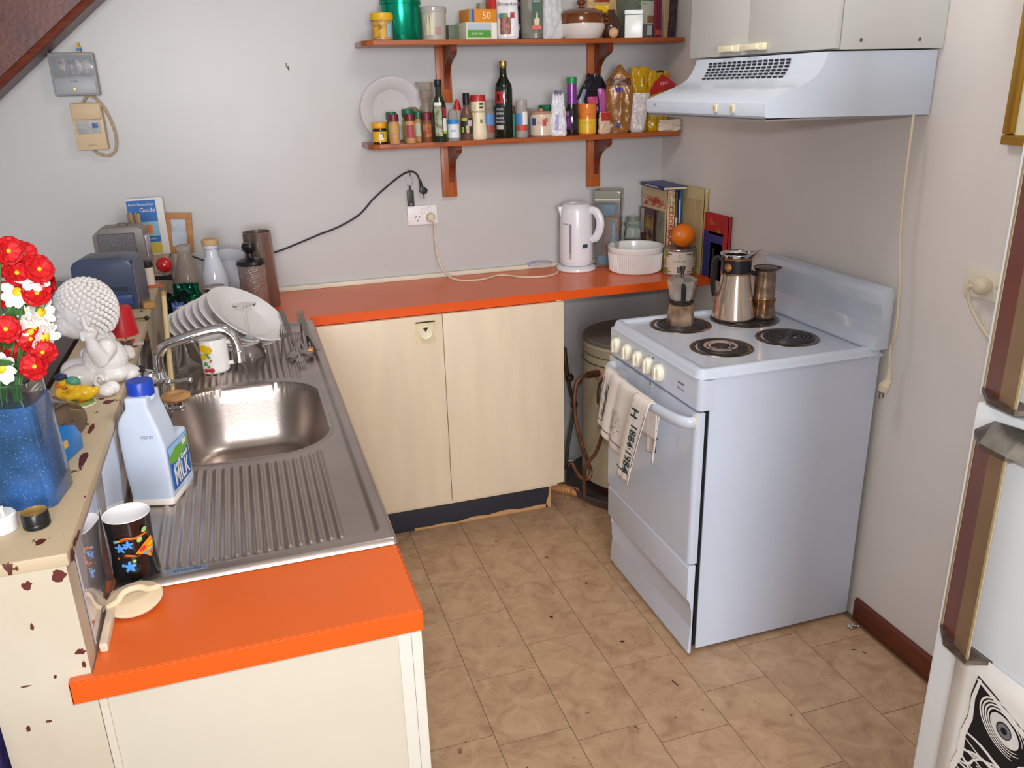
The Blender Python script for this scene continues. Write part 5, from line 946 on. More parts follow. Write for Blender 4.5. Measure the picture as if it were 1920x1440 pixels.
txt('COOKBOOK', .030, cm('#b8321f'), t, basis((0, 0, -1), (1, 0, 0), (.000, -d_ / 2 - .0006, .16)), bold=.0006); txt('SUN-HERALD', .015, cm('#3f4a34'), t, basis((0, 0, -1), (1, 0, 0), (.008, -d_ / 2 - .0006, .262))); txt('CLASSIC', .015, cm('#3f4a34'), t, basis((0, 0, -1), (1, 0, 0), (-.008, -d_ / 2 - .0006, .27)))
t, w_, d_ = book('cookbook', 'thin brown-spined book between the thick cookbook and the blue one', -.0645, -.052, -.247, -.06, .300, cm('#7c4c3c', .6)); ob('spine_label', MB().box(-.004, .006, -d_ / 2 - .0006, -d_ / 2, .02, .20), cm('#dccfc0'), t, False)
t, w_, d_ = book('cookbook', 'slim blue-spined book with red and white title', -.0505, -.036, -.252, -.05, .300, cm('#2c66a8', .5)); ob('spine_label', MB().box(-.006, .000, -d_ / 2 - .0006, -d_ / 2, .12, .27), cm('#d8b8a8'), t, False); ob('spine_label', MB().box(-.006, .001, -d_ / 2 - .0008, -d_ / 2 - .0006, .11, .18), cm('#a83a48'), t, False)
t, w_, d_ = book('tall_cream_book', 'tallest book, plain yellowed cream cover against the right wall', -.021, -.003, -.392, -.19, .322, mat('yellowed_cover', '#cfc092', .6, var=.08, vscale=5)); ob('spine_stripe', MB().box(-.006, .004, -d_ / 2 - .0006, -d_ / 2, .0, .31), cm('#c2a05e', .6), t, False); side(t, w_, -.09, .06, .02, .28, mat('worn_cover', '#b9a57c', .6, var=.15, vscale=8, stretch=(1, 5, 1)))
t, w_, d_ = book('picture_cookbook', 'small dark cookbook with a food photo standing in front of the thick cookbook', -.109, -.102, -.170, -.035, .222, cm('#5a3c44', .4)); side(t, w_, -.05, .02, .09, .2, mat('food_photo', '#a88a3c', .4, col2='#4f2a34', thr=(.42, .58), vscale=22)); side(t, w_, .03, .06, .12, .22, cm('#b8aaa4', .4)); side(t, w_, -.06, .06, .01, .08, mat('food_photo2', '#7c5246', .4, var=.3, vscale=30))
t = thing('blue_paperback', 'navy blue book lying flat across the tops of the upright books', 'book', (-.076, -.168, zt + .3130), rad(-4), 'cookery books in the corner'); ob('cover', MB().box(-.05, .05, -.115, .115, 0, .002).box(-.05, .05, -.115, .115, .010, .012).box(-.05, -.048, -.115, .115, 0, .012), cm('#28347c', .4), t, False); ob('page_block', MB().box(-.047, .048, -.112, .112, .002, .010), bookpage_m, t, False); txt('TRADITIONAL COOKING', .0085, wlab, t, basis((0, -1, 0), (0, 0, 1), (-.0506, 0, .006)), sx=1.3)
t, w_, d_ = book('red_recipe_book', 'red and blue picture book leaning at the worktop end by the cooker', -.018, -.004, -.562, -.398, .240, cm('#b8202a', .4)); side(t, w_, -.050, .083, .0, .175, cm('#2f3a80', .4)); side(t, w_, -.048, .032, .0, .135, mat('book_photo', '#c98460', .4, col2='#a8604a', thr=(.4, .6), vscale=20)); side(t, w_, -.050, .05, .165, .22, mat('book_gold', '#b8863c', .4, col2='#b02028', thr=(.48, .56), vscale=14))
ob('photo_figures', MB().box(-w_ / 2 - .0012, -w_ / 2 - .0006, .00, .018, .0, .115).box(-w_ / 2 - .0012, -w_ / 2 - .0006, -.03, -.005, .0, .085), cm('#2a211f', .5), t, False)
ch = tag(ob('folded_cloth', MB().grid(lambda u, v: (-.60 + .10 * u, -.045 + .03 * v, .9175 + .006 * sin(3 * u) + .004 * v), 8, 4), cm('#b8bcd0', .6)), 'flat pale lilac ruler-like strip lying behind the kettle', 'strip'); solid(ch, .004)
# ================= LEFT END OF WORKTOP / DISHES =================
zt = .9004; zs = .9048
steelp = mat('hammered_steel', '#b9b0ac', .3, metal=.6, bump=.5, bscale=160, var=.15, vscale=8)
fp = bottle('coffee_plunger', 'dimpled steel coffee plunger with black lid and knob behind the plates', 'coffee plunger', -1.672, -.300, zt, [(0, 0), (.042, 0), (.044, .003), (.044, .165), (.046, .168)], steelp, ('lid', [(.046, .166), (.047, .170), (.042, .180), (.014, .190), (.011, .196)], black_m))
ob('knob', MB().lathe([(.011, .194), (.009, .203), (.021, .214), (.024, .226), (.018, .238), (0, .242)], 22), black_m, fp)
bottle('steel_canister', 'taller reddish mirror-steel cylinder just behind the coffee plunger', 'canister', -1.640, -.205, zt, [(0, 0), (.051, 0), (.052, .004), (.047, .255), (.048, .258), (.045, .258), (.044, .2), (0, .19)], mat('dark_bronze_steel', '#8c7a72', .22, metal=.6, var=.25, vscale=6, stretch=(6, 6, .3)), n=36)
mbt = bottle('milk_bottle', 'old white glass milk bottle with a cork stopper', 'bottle', -1.792, -.270, zt, [(0, 0), (.041, 0), (.044, .005), (.045, .11), (.040, .145), (.027, .185), (.0215, .205), (.021, .222), (.024, .226), (.024, .238)], mat('milk_glass', '#d2d6e2', .12, coat=.4), ('cork', [(.0245, .236), (.0265, .238), (.027, .252), (.024, .255), (0, .255)], mat('cork_tan', '#c9a878', .7)))
ob('blue_badge', MB().cylpatch(.0455, -.6, .1, .02, .055), cm('#1f4f9c', .3), mbt)
bottle('glass_milk_bottle', 'clear empty glass milk bottle beside the ledge, left of the white one', 'bottle', -1.872, -.330, zt, [(0, 0), (.040, 0), (.044, .006), (.045, .12), (.038, .165), (.025, .205), (.021, .225), (.021, .235), (.024, .240), (.024, .250), (.021, .251)], mat('bottle_clear', '#c9c0b6', .05, trans=.7, ior=1.2))
pt_ = thing('serving_plate', 'pale oval platter standing on edge behind the white milk bottle', 'platter', (-1.745, -.150, zt + .098), 0, rot=(rad(80), 0, rad(10))); ob('plate', MB().lathe(plate_prof(.098), 40), mat('platter_grey', '#c6c9d2', .25), pt_)
box_thing('blue_carton', 'blue and white carton between the platter and coffee plunger', 'carton', (-1.728, -.115, zt), (.075, .05, .165), cm('#5a8ccc', .5), -.1, [(-.03, .03, .08, .12, wlab), (-.035, .03, .03, .07, cm('#8fb4dc'))])
bottle('upturned_glass', 'small upturned tumbler holding a metal strainer above the plates', 'glass', -1.790, -.430, zt, [(0, .13), (.030, .13), (.033, .127), (.036, .01), (.037, 0)], mat('bottle_clear', '#c9c0b6', .05), ('metal_band', [(.033, .118), (.036, .12), (.036, .128), (.03, .131)], chrome_m))
t, fn = pouch('green_foil_bag', 'shiny dark green foil bag stuffed beside the glass milk bottle', 'bag', (-1.872, -.470, zt), (.085, .06, .155), mat('green_foil', '#0c5a44', .15, metal=.6), -.2, 61, crumple=.4, top=.6)
t, fn = pouch('dark_foil_bag', 'black and blue foil packet in front of the green foil bag', 'packet', (-1.895, -.560, zt), (.065, .045, .150), mat('dark_green_foil', '#122a28', .2, metal=.4), 0, 63, crumple=.35, top=.6); decal(t, fn, (.66, .84, .45, .8), cm('#3a56a0', .3)); decal(t, fn, (.70, .80, .62, .72), wlab)
# fanned plates on the far drainer
plm = mat('dish_white', '#dcd9da', .25, coat=.25)
nrm0 = Vector((.52, -.27, .81)).normalized()
lab = ['topmost white dinner plate of the leaning stack on the far drainer', 'second white plate down in the leaning stack', 'third white plate down in the leaning stack', 'fourth white plate down in the leaning stack', 'fifth white plate down, in the middle of the leaning stack', 'sixth white plate down in the leaning stack', 'lowest white plate of the leaning stack beside the ledge']
rr = random.Random(2)
for i in range(7):
    R = [.120, .118, .112, .110, .106, .100, .095][i]
    n_ = (nrm0 + Vector((-.004 * i, .004 * i, .01 * i))).normalized()
    c_ = Vector((-1.708, -.762, 1.0)) + Vector((-.0215, -.005, -.0045)) * i
    low = R * math.sqrt(max(0, 1 - n_.z ** 2)); c_.z = max(c_.z, zs + low + .002)
    t = thing('dinner_plate', lab[i], 'plate', c_, 0, 'white plates leaning on the far drainer'); t.rotation_euler = n_.to_track_quat('Z', 'Y').to_euler()
    ob('plate', MB().lathe([(r, z_ - .004) for r, z_ in (plate_prof(R, .014) if i else plate_prof(R, .022))], 48), plm, t)
mg = bottle('flowered_mug', 'white mug with yellow and red flowers beside the tap spout', 'mug', -1.800, -.925, .9075, [(0, 0), (.036, 0), (.040, .005), (.041, .088), (.040, .092), (.037, .088), (.036, .01), (0, .008)], white_m, None, None, (), (), None, None, 12)
ob('handle', MB().tube(spline([(.036, -.008, .078), (.056, -.014, .074), (.062, -.016, .05), (.056, -.014, .025), (.037, -.008, .018)], 4), .0055, 8), white_m, mg)
for nm, m_, pts_ in (('yellow_flower', cm('#e0b81c'), [(-.55, .072, .010), (-.30, .068, .010), (-.62, .050, .008)]), ('green_leaf', cm('#5a9a44'), [(-.42, .056, .008), (-.30, .048, .006), (-.55, .030, .009), (-.38, .022, .006)]), ('orange_bud', cm('#b8502c'), [(-.18, .040, .004), (-.26, .036, .004)]), ('red_flower', cm('#c02a2a'), [(-.2, .012, .006), (-.35, .012, .005), (-.58, .012, .005)])):
    mb = MB()
    for a, zz, s_ in pts_:
        for k in range(5 if 'flower' in nm else 1):
            b_ = 2 * pi * k / 5; rr_ = s_ * .5 if 'flower' in nm else 0
            c_ = Vector(((.0415) * sin(a + rr_ * cos(b_) / .041), -.0415 * cos(a + rr_ * cos(b_) / .041), zz + rr_ * sin(b_)))
            mb.tf(Matrix.Translation(c_) @ Matrix.Rotation(a, 4, 'Z') @ Matrix.Rotation(rad(90), 4, 'X')); mb.lathe([(0, .0009), (s_ * .62, .0005), (s_ * .66, -.001)], 10)
    ob(nm, mb, m_, mg, False)
wg = mat('wine_glass_clear', '#f8f7f5', .02, trans=1, ior=1.25)
g_ = bottle('wine_glass', 'upturned clear wine glass standing on its bowl under the spout end', 'glass', -1.705, -.895, .9075, [(.038, 0), (.041, .02), (.036, .05), (.018, .072), (.004, .08), (.0035, .15), (.006, .156), (.030, .162), (.031, .164), (0, .166)], wg, bname='bowl_and_stem')
g_ = bottle('glass_tumbler', 'clear tumbler upside down left of the flowered mug', 'glass', -1.862, -.945, .9075, [(.036, 0), (.034, .09), (.031, .095), (0, .096)], wg, bname='glass')
# cutlery in a little heap
cut = 'cutlery drying on the far drainer'
sm_ = mat('cutlery_steel', '#a39a94', .2, metal=.9)
def cutlery(kind, label, p, az, tilt, L=.19):
    t = thing(kind, label, kind.replace('_', ' ').split()[-1], p, 0, cut, rot=(0, -tilt, az))
    if 'knife' in kind:
        ob('blade', MB().prism([(0, -.006), (L * .52, -.011), (L * .56, 0), (L * .5, .006), (0, .006)], 'z', -.0008, .0008), sm_, t); ob('handle', MB().tube([(0, 0, 0), (-.02, 0, 0), (-L * .45, 0, 0)], [.004, .006, .008], 8, flat=.5), black_m if 'black' in label else sm_, t)
    elif 'fork' in kind:
        m = MB(); m.tube([(-L * .5, 0, 0), (-.02, 0, 0), (.03, 0, .004)], [.006, .003, .004], 8, flat=.4); m.prism([(.03, -.004), (.045, -.011), (.055, -.011), (.055, .011), (.045, .011), (.03, .004)], 'z', .003, .0045); ob('handle', m, sm_, t)
        for k in range(4): ob('tine', MB().box(.055, .095, -.0105 + k * .006, -.0075 + k * .006, .0035, .0045), sm_, t, False)
    else:
        ob('handle', MB().tube([(-L * .5, 0, 0), (-.02, 0, 0), (.03, 0, .002)], [.006, .003, .004], 8, flat=.4), sm_, t); ob('bowl', MB().sphere((.055, 0, .002), (.029, .018, .005)), sm_, t)
cutlery('table_fork', 'fork with tines raised, leftmost of the cutlery heap', (-1.618, -.860, .932), rad(80), rad(24))
cutlery('table_spoon', 'shiny spoon lying bowl down in the cutlery heap', (-1.585, -.850, .924), rad(-100), rad(-10))
cutlery('table_spoon', 'second spoon beside the broad knife in the heap', (-1.562, -.845, .926), rad(-82), rad(-9))
cutlery('table_knife', 'broad-bladed steel knife pointing up at the back of the heap', (-1.590, -.800, .945), rad(100), rad(26), .22)
cutlery('table_fork', 'fork lying tines towards the bowl in the cutlery heap', (-1.580, -.900, .918), rad(-88), rad(-6))
cutlery('table_knife', 'black-handled knife at the right of the cutlery heap', (-1.545, -.800, .938), rad(95), rad(24), .2)
cutlery('table_fork', 'small fork pointing to the back wall beside the drainer rim', (-1.556, -.740, .940), rad(85), rad(22), .17)
cutlery('table_knife', 'short knife lying along the drainer rim, rightmost of the heap', (-1.532, -.770, .924), rad(98), rad(10), .2)
b_ = thing('bottle_opener', 'small orange-handled corkscrew in the cutlery heap', 'corkscrew', (-1.545, -.885, .920), 0, cut); ob('handle', MB().box(-.008, .008, -.014, .014, -.006, .008, .003), mat('amber', '#c07a2a', .3), b_); ob('shaft', MB().tube([(0, .012, 0), (.002, .05, .01)], .003, 6), sm_, b_)
ws = thing('wooden_spoon', 'long pale wooden spoon handle leaning from the ledge down to the sink', 'spoon', (-1.890, -1.02, .98), 0)
p0_ = Vector((-1.893, -1.165, .914)); p1_ = Vector((-1.905, -.84, 1.108))
off = Vector(ws.location); ob('handle', MB().tube([p0_ - off, (p0_ + p1_) / 2 - off, p1_ - off], [.0065, .0065, .006], 8), mat('pale_wood', '#dcc592', .55), ws); ob('tip', MB().sphere(p1_ - off, (.008, .014, .010)), mat('tip_tan', '#b08a54', .5), ws)
# ---- milk jug, mug, lid on the near drainer ----
mj = thing('milk_jug', 'translucent two-handled plastic milk bottle with blue cap and MILK label', 'milk bottle', (-1.888, -1.668, .9065), rad(-17))
mj.scale = (.93, .93, 1.0)
mj['label'] = 'translucent plastic milk bottle with blue cap and MILK label on the drainer'
jug = mat('jug_plastic', '#c6d2e4', .3, sub=.3, spec=.4)
body = blob('body', [('p', [(-.040, .002), (.040, .002), (.040, .112), (.034, .145), (.026, .172), (.021, .186), (.021, .208), (-.021, .208), (-.021, .188), (-.030, .178), (-.040, .164), (-.044, .148), (-.044, .08)], 'y', -.038, .030),
    ('b', (-.038, .042, .028, .075, .002, .115), .006)], jug, mj, .0028, 14)
ob('cap', MB().lathe([(.0225, .204), (.0242, .205), (.0242, .228), (.0225, .231), (0, .231)], 28), cm('#1b3fae', .35), mj, loc=(0, -.004, 0)); ob('cap_ring', MB().lathe([(.0225, .1955), (.0240, .197), (.0240, .2015), (.0225, .2035)], 28), cm('#cfd8ee', .35), mj, loc=(0, -.004, 0))
ob('milk', MB().box(-.0405, .0405, -.0385, .060, -.0005, .018, .006), mat('milk_white', '#f0ece4', .35), mj)
lx = .0432
def LP(mb): return mb
ob('paper_label', MB().box(lx - .001, lx, -.030, .062, .026, .108), cm('#1d62b4', .45), mj, False)
ob('label_hill', MB().prism([(-.030, .078), (-.030, .090), (.0, .098), (.03, .096), (.062, .104), (.062, .083), (.02, .072), (-.01, .074)], 'x', lx, lx + .0004), cm('#6fae3a', .5), mj, False)
ob('label_sky', MB().prism([(-.030, .091), (0, .099), (.03, .097), (.062, .105), (.062, .108), (-.030, .108)], 'x', lx, lx + .0003), cm('#9cc8ec', .5), mj, False)
ob('label_cow', MB().box(lx + .0004, lx + .0008, .036, .054, .090, .100), wlab, mj, False)
txt('MILK', .047, wlab, mj, basis((0, 1, 0), (0, 0, 1), (lx + .0008, .015, .046)), sx=.74, bold=.0006); txt('South Coast', .0145, wlab, mj, basis((0, 1, .1), (0, 0, 1), (lx + .0012, .016, .071)), bold=.0003)
txt('USE BY', .008, cm('#8a93a4'), mj, basis((1, 0, 0), (0, 0, 1), (.012, -.0400, .135)))
mu_ = bottle('black_floral_mug', 'black mug painted with butterfly and blue flowers, white inside', 'mug', -1.9055, -1.932, .9065, [(0, 0), (.0300, 0), (.034, .003), (.0335, .02), (.0315, .045), (.0322, .078), (.0335, .100), (.0342, .104)], mat('black_glaze', '#141414', .1, coat=.5), None, None, n=48)
ob('inside', MB().lathe([(.0342, .104), (.0340, .1052), (.0325, .104), (.0305, .06), (.030, .01), (0, .008)], 40), mat('white_inside', '#f2f2f4', .2), mu_)
def paint(t, R, nm, m_, shapes):
    mb = MB()
    for pts_ in shapes:
        cx_ = sum(p[0] for p in pts_) / len(pts_); cz_ = sum(p[1] for p in pts_) / len(pts_)
        c0 = mb.V((R(cz_) * sin(cx_ / .033), -R(cz_) * cos(cx_ / .033), cz_)); vs_ = [mb.V((R(z_) * sin(x_ / .033), -R(z_) * cos(x_ / .033), z_)) for x_, z_ in pts_]
        for a, b in zip(vs_, vs_[1:] + vs_[:1]): mb.F([c0, a, b])
    return ob(nm, mb, m_, t, False)
def RR(z_, l=.0006): return (.0335 - (.002 * min(1, max(0, (z_ - .02) / .025)) if z_ < .045 else .002 - (.005 * (z_ - .045) / .055))) + l
def petal(cx_, cz_, r1, r2, a, n=8): return [(cx_ + r1 / 2 * cos(a) + r1 / 2 * cos(t_) * cos(a) - r2 * sin(t_) * sin(a), cz_ + r1 / 2 * sin(a) + r1 / 2 * cos(t_) * sin(a) + r2 * sin(t_) * cos(a)) for t_ in [2 * pi * k / n for k in range(n)]]
fl_s = []
for cx_, cz_, s_ in ((-.018, .062, .009), (-.006, .067, .008), (-.009, .030, .010)):
    for k in range(5): fl_s.append(petal(cx_, cz_, s_, s_ * .25, 2 * pi * k / 5 + .3))
fl_s.append(petal(-.026, .074, .007, .002, .2)); fl_s.append(petal(-.020, .030, .006, .002, 1.2))
paint(mu_, RR, 'blue_flowers', cm('#4f92dc', .2), fl_s)
paint(mu_, RR, 'green_leaves', cm('#9ac06a', .2), [petal(.008, .068, .010, .004, 1.0), petal(.016, .082, .010, .004, .9), petal(-.003, .036, .006, .0025, .9), petal(-.022, .076, .006, .002, -.3)])
paint(mu_, lambda z_: RR(z_, .0004), 'orange_stems', cm('#d8641c', .2), [[(-.026, .070), (-.01, .078), (.006, .074), (.024, .078), (.024, .080), (.006, .077), (-.01, .081), (-.026, .072)], [(-.026, .042), (-.012, .048), (.002, .044), (.012, .046), (.012, .048), (.002, .047), (-.012, .051), (-.026, .045)]])
paint(mu_, lambda z_: RR(z_, .0009), 'butterfly_wing', cm('#e0881c', .2), [[(.002, .050), (.014, .062), (.030, .070), (.034, .060), (.032, .044), (.024, .036), (.016, .044)]])
paint(mu_, lambda z_: RR(z_, .0012), 'wing_red', cm('#c83a3a', .2), [petal(.008, .052, .012, .004, .5), petal(.024, .042, .008, .003, .2)]); paint(mu_, lambda z_: RR(z_, .0014), 'wing_yellow', cm('#e8c22c', .2), [petal(.022, .056, .012, .003, .4), petal(.020, .050, .012, .0022, .0)]); paint(mu_, lambda z_: RR(z_, .0016), 'wing_blue', cm('#4aa0d0', .2), [petal(.013, .046, .011, .002, -.1), petal(.024, .047, .008, .002, .1)])
jl = thing('pot_lid', 'oval cream plastic lid with a loop handle on the orange worktop', 'lid', (-1.902, -2.018, .913), rad(12), rot=(rad(8), rad(-4), rad(12)))
beige = mat('beige_lid', '#d6c2a2', .45, var=.06, vscale=20)
ob('disc', MB().lathe([(0, .003), (.036, .002), (.040, 0), (.039, -.003), (0, -.004)], 40, sx=1, sy=.95), beige, jl); ob('skirt', MB().lathe([(.026, -.003), (.026, -.010), (.024, -.010), (.024, -.003)], 32), beige, jl)
ob('loop_handle', MB().tube(spline([(-.037, -.004, .003), (-.022, -.002, .007), (-.012, 0, .016), (0, 0, .019), (.012, 0, .016), (.022, .002, .007), (.037, .004, .003)], 4), .0042, 8, flat=1.2), beige, jl)
# ================= LEDGE =================
zl = 1.0805
sta = thing('child_statue', 'white porcelain figure of a curly-haired child raising one finger', 'figurine', (-1.984, -1.470, zl), rad(8))
pw = mat('porcelain', '#e4e0de', .25, coat=.2)
ob_ = blob('body', [
 ('s', (-.004, 0, .146), (.050, .050, .056)), ('s', (-.020, 0, .128), (.040, .040, .036)), ('s', (-.040, -.014, .121), .018), ('s', (-.040, .014, .121), .018),   # skull, jaw, cheeks
 ('s', (-.058, 0, .136), (.009, .007, .007)), ('s', (-.053, 0, .142), (.006, .005, .010)), ('s', (-.054, 0, .122), (.006, .010, .004)), ('s', (-.053, 0, .1155), (.006, .008, .004)), ('s', (-.046, 0, .107), (.010, .010, .008)), ('s', (-.045, 0, .163), (.010, .032, .016)),
 ('s', (-.049, -.020, .144), (.006, .010, .0045)), ('s', (-.049, .020, .144), (.006, .010, .0045)), ('s', (-.004, -.050, .136), (.009, .006, .014)), ('s', (-.004, .050, .136), (.009, .006, .014)),
 ('t', [(.008, 0, .10), (.012, 0, .07)], [.022, .028]), ('s', (.015, 0, .045), (.042, .046, .040)), ('s', (.012, 0, .018), (.050, .056, .022)),   # neck, robe
 ('s', (-.035, -.026, .022), (.034, .026, .026)), ('s', (-.035, .026, .022), (.034, .026, .026)), ('s', (.052, -.005, .012), (.022, .03, .014)),
 ('t', [(.020, -.034, .074), (.008, -.056, .062), (.000, -.066, .088), (-.002, -.070, .104)], [.020, .018, .013, .009]),   # arm and sleeve
 ('s', (-.003, -0.071, .114), (.011, .009, .012)), ('t', [(-.004, -0.072, .120), (-.006, -0.073, .134), (-.007, -0.073, .147)], [.0048, .0044, .0036]),
 ('t', [(-.009, -0.070, .118), (-.016, -0.071, .121), (-.014, -0.074, .114)], [.0040, .0036, .0034]), ('t', [(-.009, -0.072, .111), (-.017, -0.073, .113), (-.014, -0.076, .107)], [.0040, .0036, .0032]), ('t', [(.000, -0.074, .121), (.003, -0.077, .127), (-.002, -0.080, .124)], [.0038, .0034, .0030]),
 ('t', [(.006, -0.070, .110), (.010, -0.074, .118), (.006, -0.077, .124)], [.0040, .0036, .0032]),
 ('t', [(.020, .034, .074), (.004, .05, .055), (-.02, .04, .05)], [.020, .017, .010])], pw, sta, .0019, 3)
mb = MB(); cnt = 0
for i in range(420):
    zz = 1 - 2 * (i + .5) / 420; r_2 = math.sqrt(1 - zz * zz); ph = i * 2.39996; d = Vector((r_2 * cos(ph), r_2 * sin(ph), zz))
    lim = -.30 - .42 * d.x if d.x > -.2 else .35 + .3 * (-d.x)
    if d.z > -.36 - .95 * d.x and d.z > -.72:
        p = Vector((-.001, 0, .146)) + Vector((d.x * .0535, d.y * .0525, d.z * .0585)); mb.sphere(p, .0050, 8, 5); cnt += 1
ob('curled_hair', mb, pw, sta)
ob('lips', MB().sphere((-.0575, 0, .1205), (.0028, .0062, .0016)).sphere((-.0568, 0, .1165), (.0026, .0055, .0018)), cm('#d8a49c', .35), sta); ob('closed_eye', MB().tube([(-.0535, -.013, .1445), (-.0555, -.0195, .1415), (-.0515, -.028, .1435)], .0009, 5), cm('#8a7c78', .5), sta)
# ducklings figurine
du_ = thing('duckling_figurine', 'small china figurine of two yellow ducklings hugging, green and blue hats', 'figurine', (-2.012, -1.590, zl), rad(-5))
yel = mat('duck_yellow', '#e6b81e', .3, coat=.2)
blob('body', [('s', (.018, -.006, .022), (.021, .015, .015)), ('t', [(.036, -.006, .024), (.044, -.006, .030)], [.008, .003]), ('s', (.002, -.008, .036), (.012, .012, .011)), ('s', (-.018, .004, .020), (.014, .014, .018)), ('s', (-.012, .002, .042), (.011, .011, .010)), ('t', [(.010, -.018, .022), (-.004, -.018, .020), (-.014, -.012, .024)], [.007, .006, .004])], yel, du_, .0014, 3)
ob('green_hat', MB().tf(Matrix.Rotation(.3, 4, 'Y')).sphere((-.008, -.008, .047), (.0125, .0125, .0075)), cm('#4f9a80', .4), du_); ob('blue_hat', MB().sphere((-.016, .0, .054), (.012, .010, .0065)), cm('#2c3a5c', .4), du_)
ob('beak', MB().sphere((-.010, -.010, .036), (.006, .004, .003)).sphere((-.021, -.006, .040), (.005, .004, .004)), cm('#d8681c', .4), du_); ob('eye', MB().sphere((-.004, -.019, .038), .0015), dk, du_); ob('feet', MB().sphere((.012, -.012, .007), (.006, .004, .003)).sphere((.018, -.014, .006), (.005, .004, .003)), cm('#d8681c', .4), du_)
ob('grass', MB().lathe([(0, .008), (.018, .008), (.022, .004), (.020, .001)], 14, (.012, -.004, 0)), mat('moss', '#8aa04a', .6, bump=.6, bscale=200), du_); ob('base', MB().lathe([(0, .0035), (.027, .003), (.028, 0)], 20, (.008, -.002, 0)), cm('#ddd4c4', .4), du_)
sw = thing('china_swan', 'small white china ornament with curved neck beside the ducklings', 'ornament', (-1.964, -1.560, zl), rad(-10))
blob('body', [('s', (.004, -.004, .012), (.017, .015, .012)), ('s', (.012, .002, .014), (.014, .010, .013)), ('t', [(-.010, 0, .014), (-.016, 0, .026), (-.012, 0, .038), (-.004, 0, .040), (0, 0, .030)], [.006, .0036, .0034, .0036, .003])], pw, sw, .0013, 2)
sc_ = thing('scissors', 'black-handled scissors lying across the ledge edge pointing out over the sink', 'scissors', (-1.945, -1.468, zl + .012), rad(12))
bh = MB()
for cx_, cy_ in ((.018, -.009), (.020, .010)): bh.tube([(cx_ + .021 * cos(a), cy_ + .009 * sin(a), .002) for a in [2 * pi * k / 20 for k in range(21)]], .0032, 7, cap=False)
bh.tube([(-.002, -.008, .002), (-.025, -.002, .0)], [.004, .0035], 8); bh.tube([(0, .008, .002), (-.025, .002, 0)], [.004, .0035], 8); ob('handles', bh, black_m, sc_); ob('blades', MB().prism([(-.022, -.004), (-.075, -.001), (-.075, .001), (-.022, .004)], 'z', -.010, -.0085), chrome_m, sc_, False)
rc = bottle('red_cup', 'upturned red plastic beaker on the ledge behind the statue', 'cup', -1.980, -1.115, zl, [(.034, 0), (.0335, .003), (.027, .060), (.024, .066), (.018, .068), (0, .066)], mat('red_plastic', '#c01620', .35), bname='cup')
er = thing('hair_clips', 'little heap of patterned hair clips beside the red beaker', 'clips', (-1.955, -1.225, zl), 0)
for i, (c_, col) in enumerate((((0, 0, .004), '#6a4a34'), ((.010, -.012, .006), '#b8aaa8'), ((-.012, .006, .005), '#2c3c34'), ((.004, .012, .004), '#a84a34'), ((-.006, -.012, .010), '#6a4a34'))): ob('clip', MB().tf(Matrix.Translation(c_) @ Matrix.Rotation(.7 * i - .5, 4, 'Z')).box(-.020, .020, -.004, .004, -.003, .003, .0015), cm(col, .4), er)
wpp = thing('white_cotton_pad', 'small crumpled white tissue behind the statue on the ledge', 'tissue', (-1.950, -1.325, zl), 0); blob('tissue', [('s', (0, 0, .014), (.016, .020, .014)), ('s', (.006, -.012, .010), (.012, .014, .010))], mat('tissue', '#e6e2de', .7), wpp, .002, 2)
# slate-blue speaker and grey radio
tv = thing('blue_bread_bin', 'slate-blue plastic box with rounded top standing on the ledge', 'box', (-2.028, -.80, zl), rad(-8))
slate = mat('slate_blue', '#3c4660', .35, var=.05)
pr_ = [(-.085, 0), (.070, 0), (.070, .115), (.062, .128), (.045, .134), (-.055, .134), (-.072, .128), (-.080, .115)]
ob('shell', MB().prism(pr_, 'y', -.055, .06, bev=.006), slate, tv); ob('side_cover', MB().prism([(-.055, 0), (.055, 0), (.052, .118), (.04, .128), (-.04, .128), (-.052, .118)], 'x', .069, .073, bev=.0015), mat('slate_grey', '#5f606c', .4), tv); ob('lower_ridge', MB().box(-.07, .060, -.062, -.055, .012, .040, .004), mat('slate_blue_gloss', '#3a4f84', .2), tv)
for i in range(4): ob('groove', MB().box(-.06, .05, -.0568, -.055, .05 + .003 * i, .0512 + .003 * i), cm('#2c3348', .5), tv, False)
ra = thing('grey_radio', 'grey mesh-fronted radio behind the slate-blue box', 'radio', (-2.040, -.36, zl), rad(-6))
ob('case', MB().prism([(-.078, 0), (.070, 0), (.070, .138), (.055, .150), (-.052, .150), (-.078, .125)], 'y', -.04, .04, bev=.006), mat('radio_grey', '#807a74', .4), ra); ob('speaker_mesh', MB().box(-.062, .045, -.0425, -.040, .02, .132, .004), mat('mesh_grey', '#87858a', .5, bump=.8, bscale=500, var=.3, vscale=300), ra); ob('chrome_side', MB().box(.0695, .073, -.03, .03, .02, .12, .002), mat('pinkish_chrome', '#cfc4d4', .15, metal=.8), ra); ob('carry_hinge', MB().box(-.01, .02, -.02, .02, .149, .156, .002), cm('#6d675f', .5), ra)
an = thing('wooden_sticks', 'bundle of thin brown sticks standing behind the radio', 'sticks', (-2.000, -.26, zl), 0)
for i in range(4): ob('stick', MB().tube([(-.010 + .007 * i, 0, 0), (-.026 + .008 * i, .0, .172 + .004 * (i % 2))], .0034, 7), cm(('#8a6f60', '#a58a78', '#6f5a50', '#94806c')[i], .5), an)
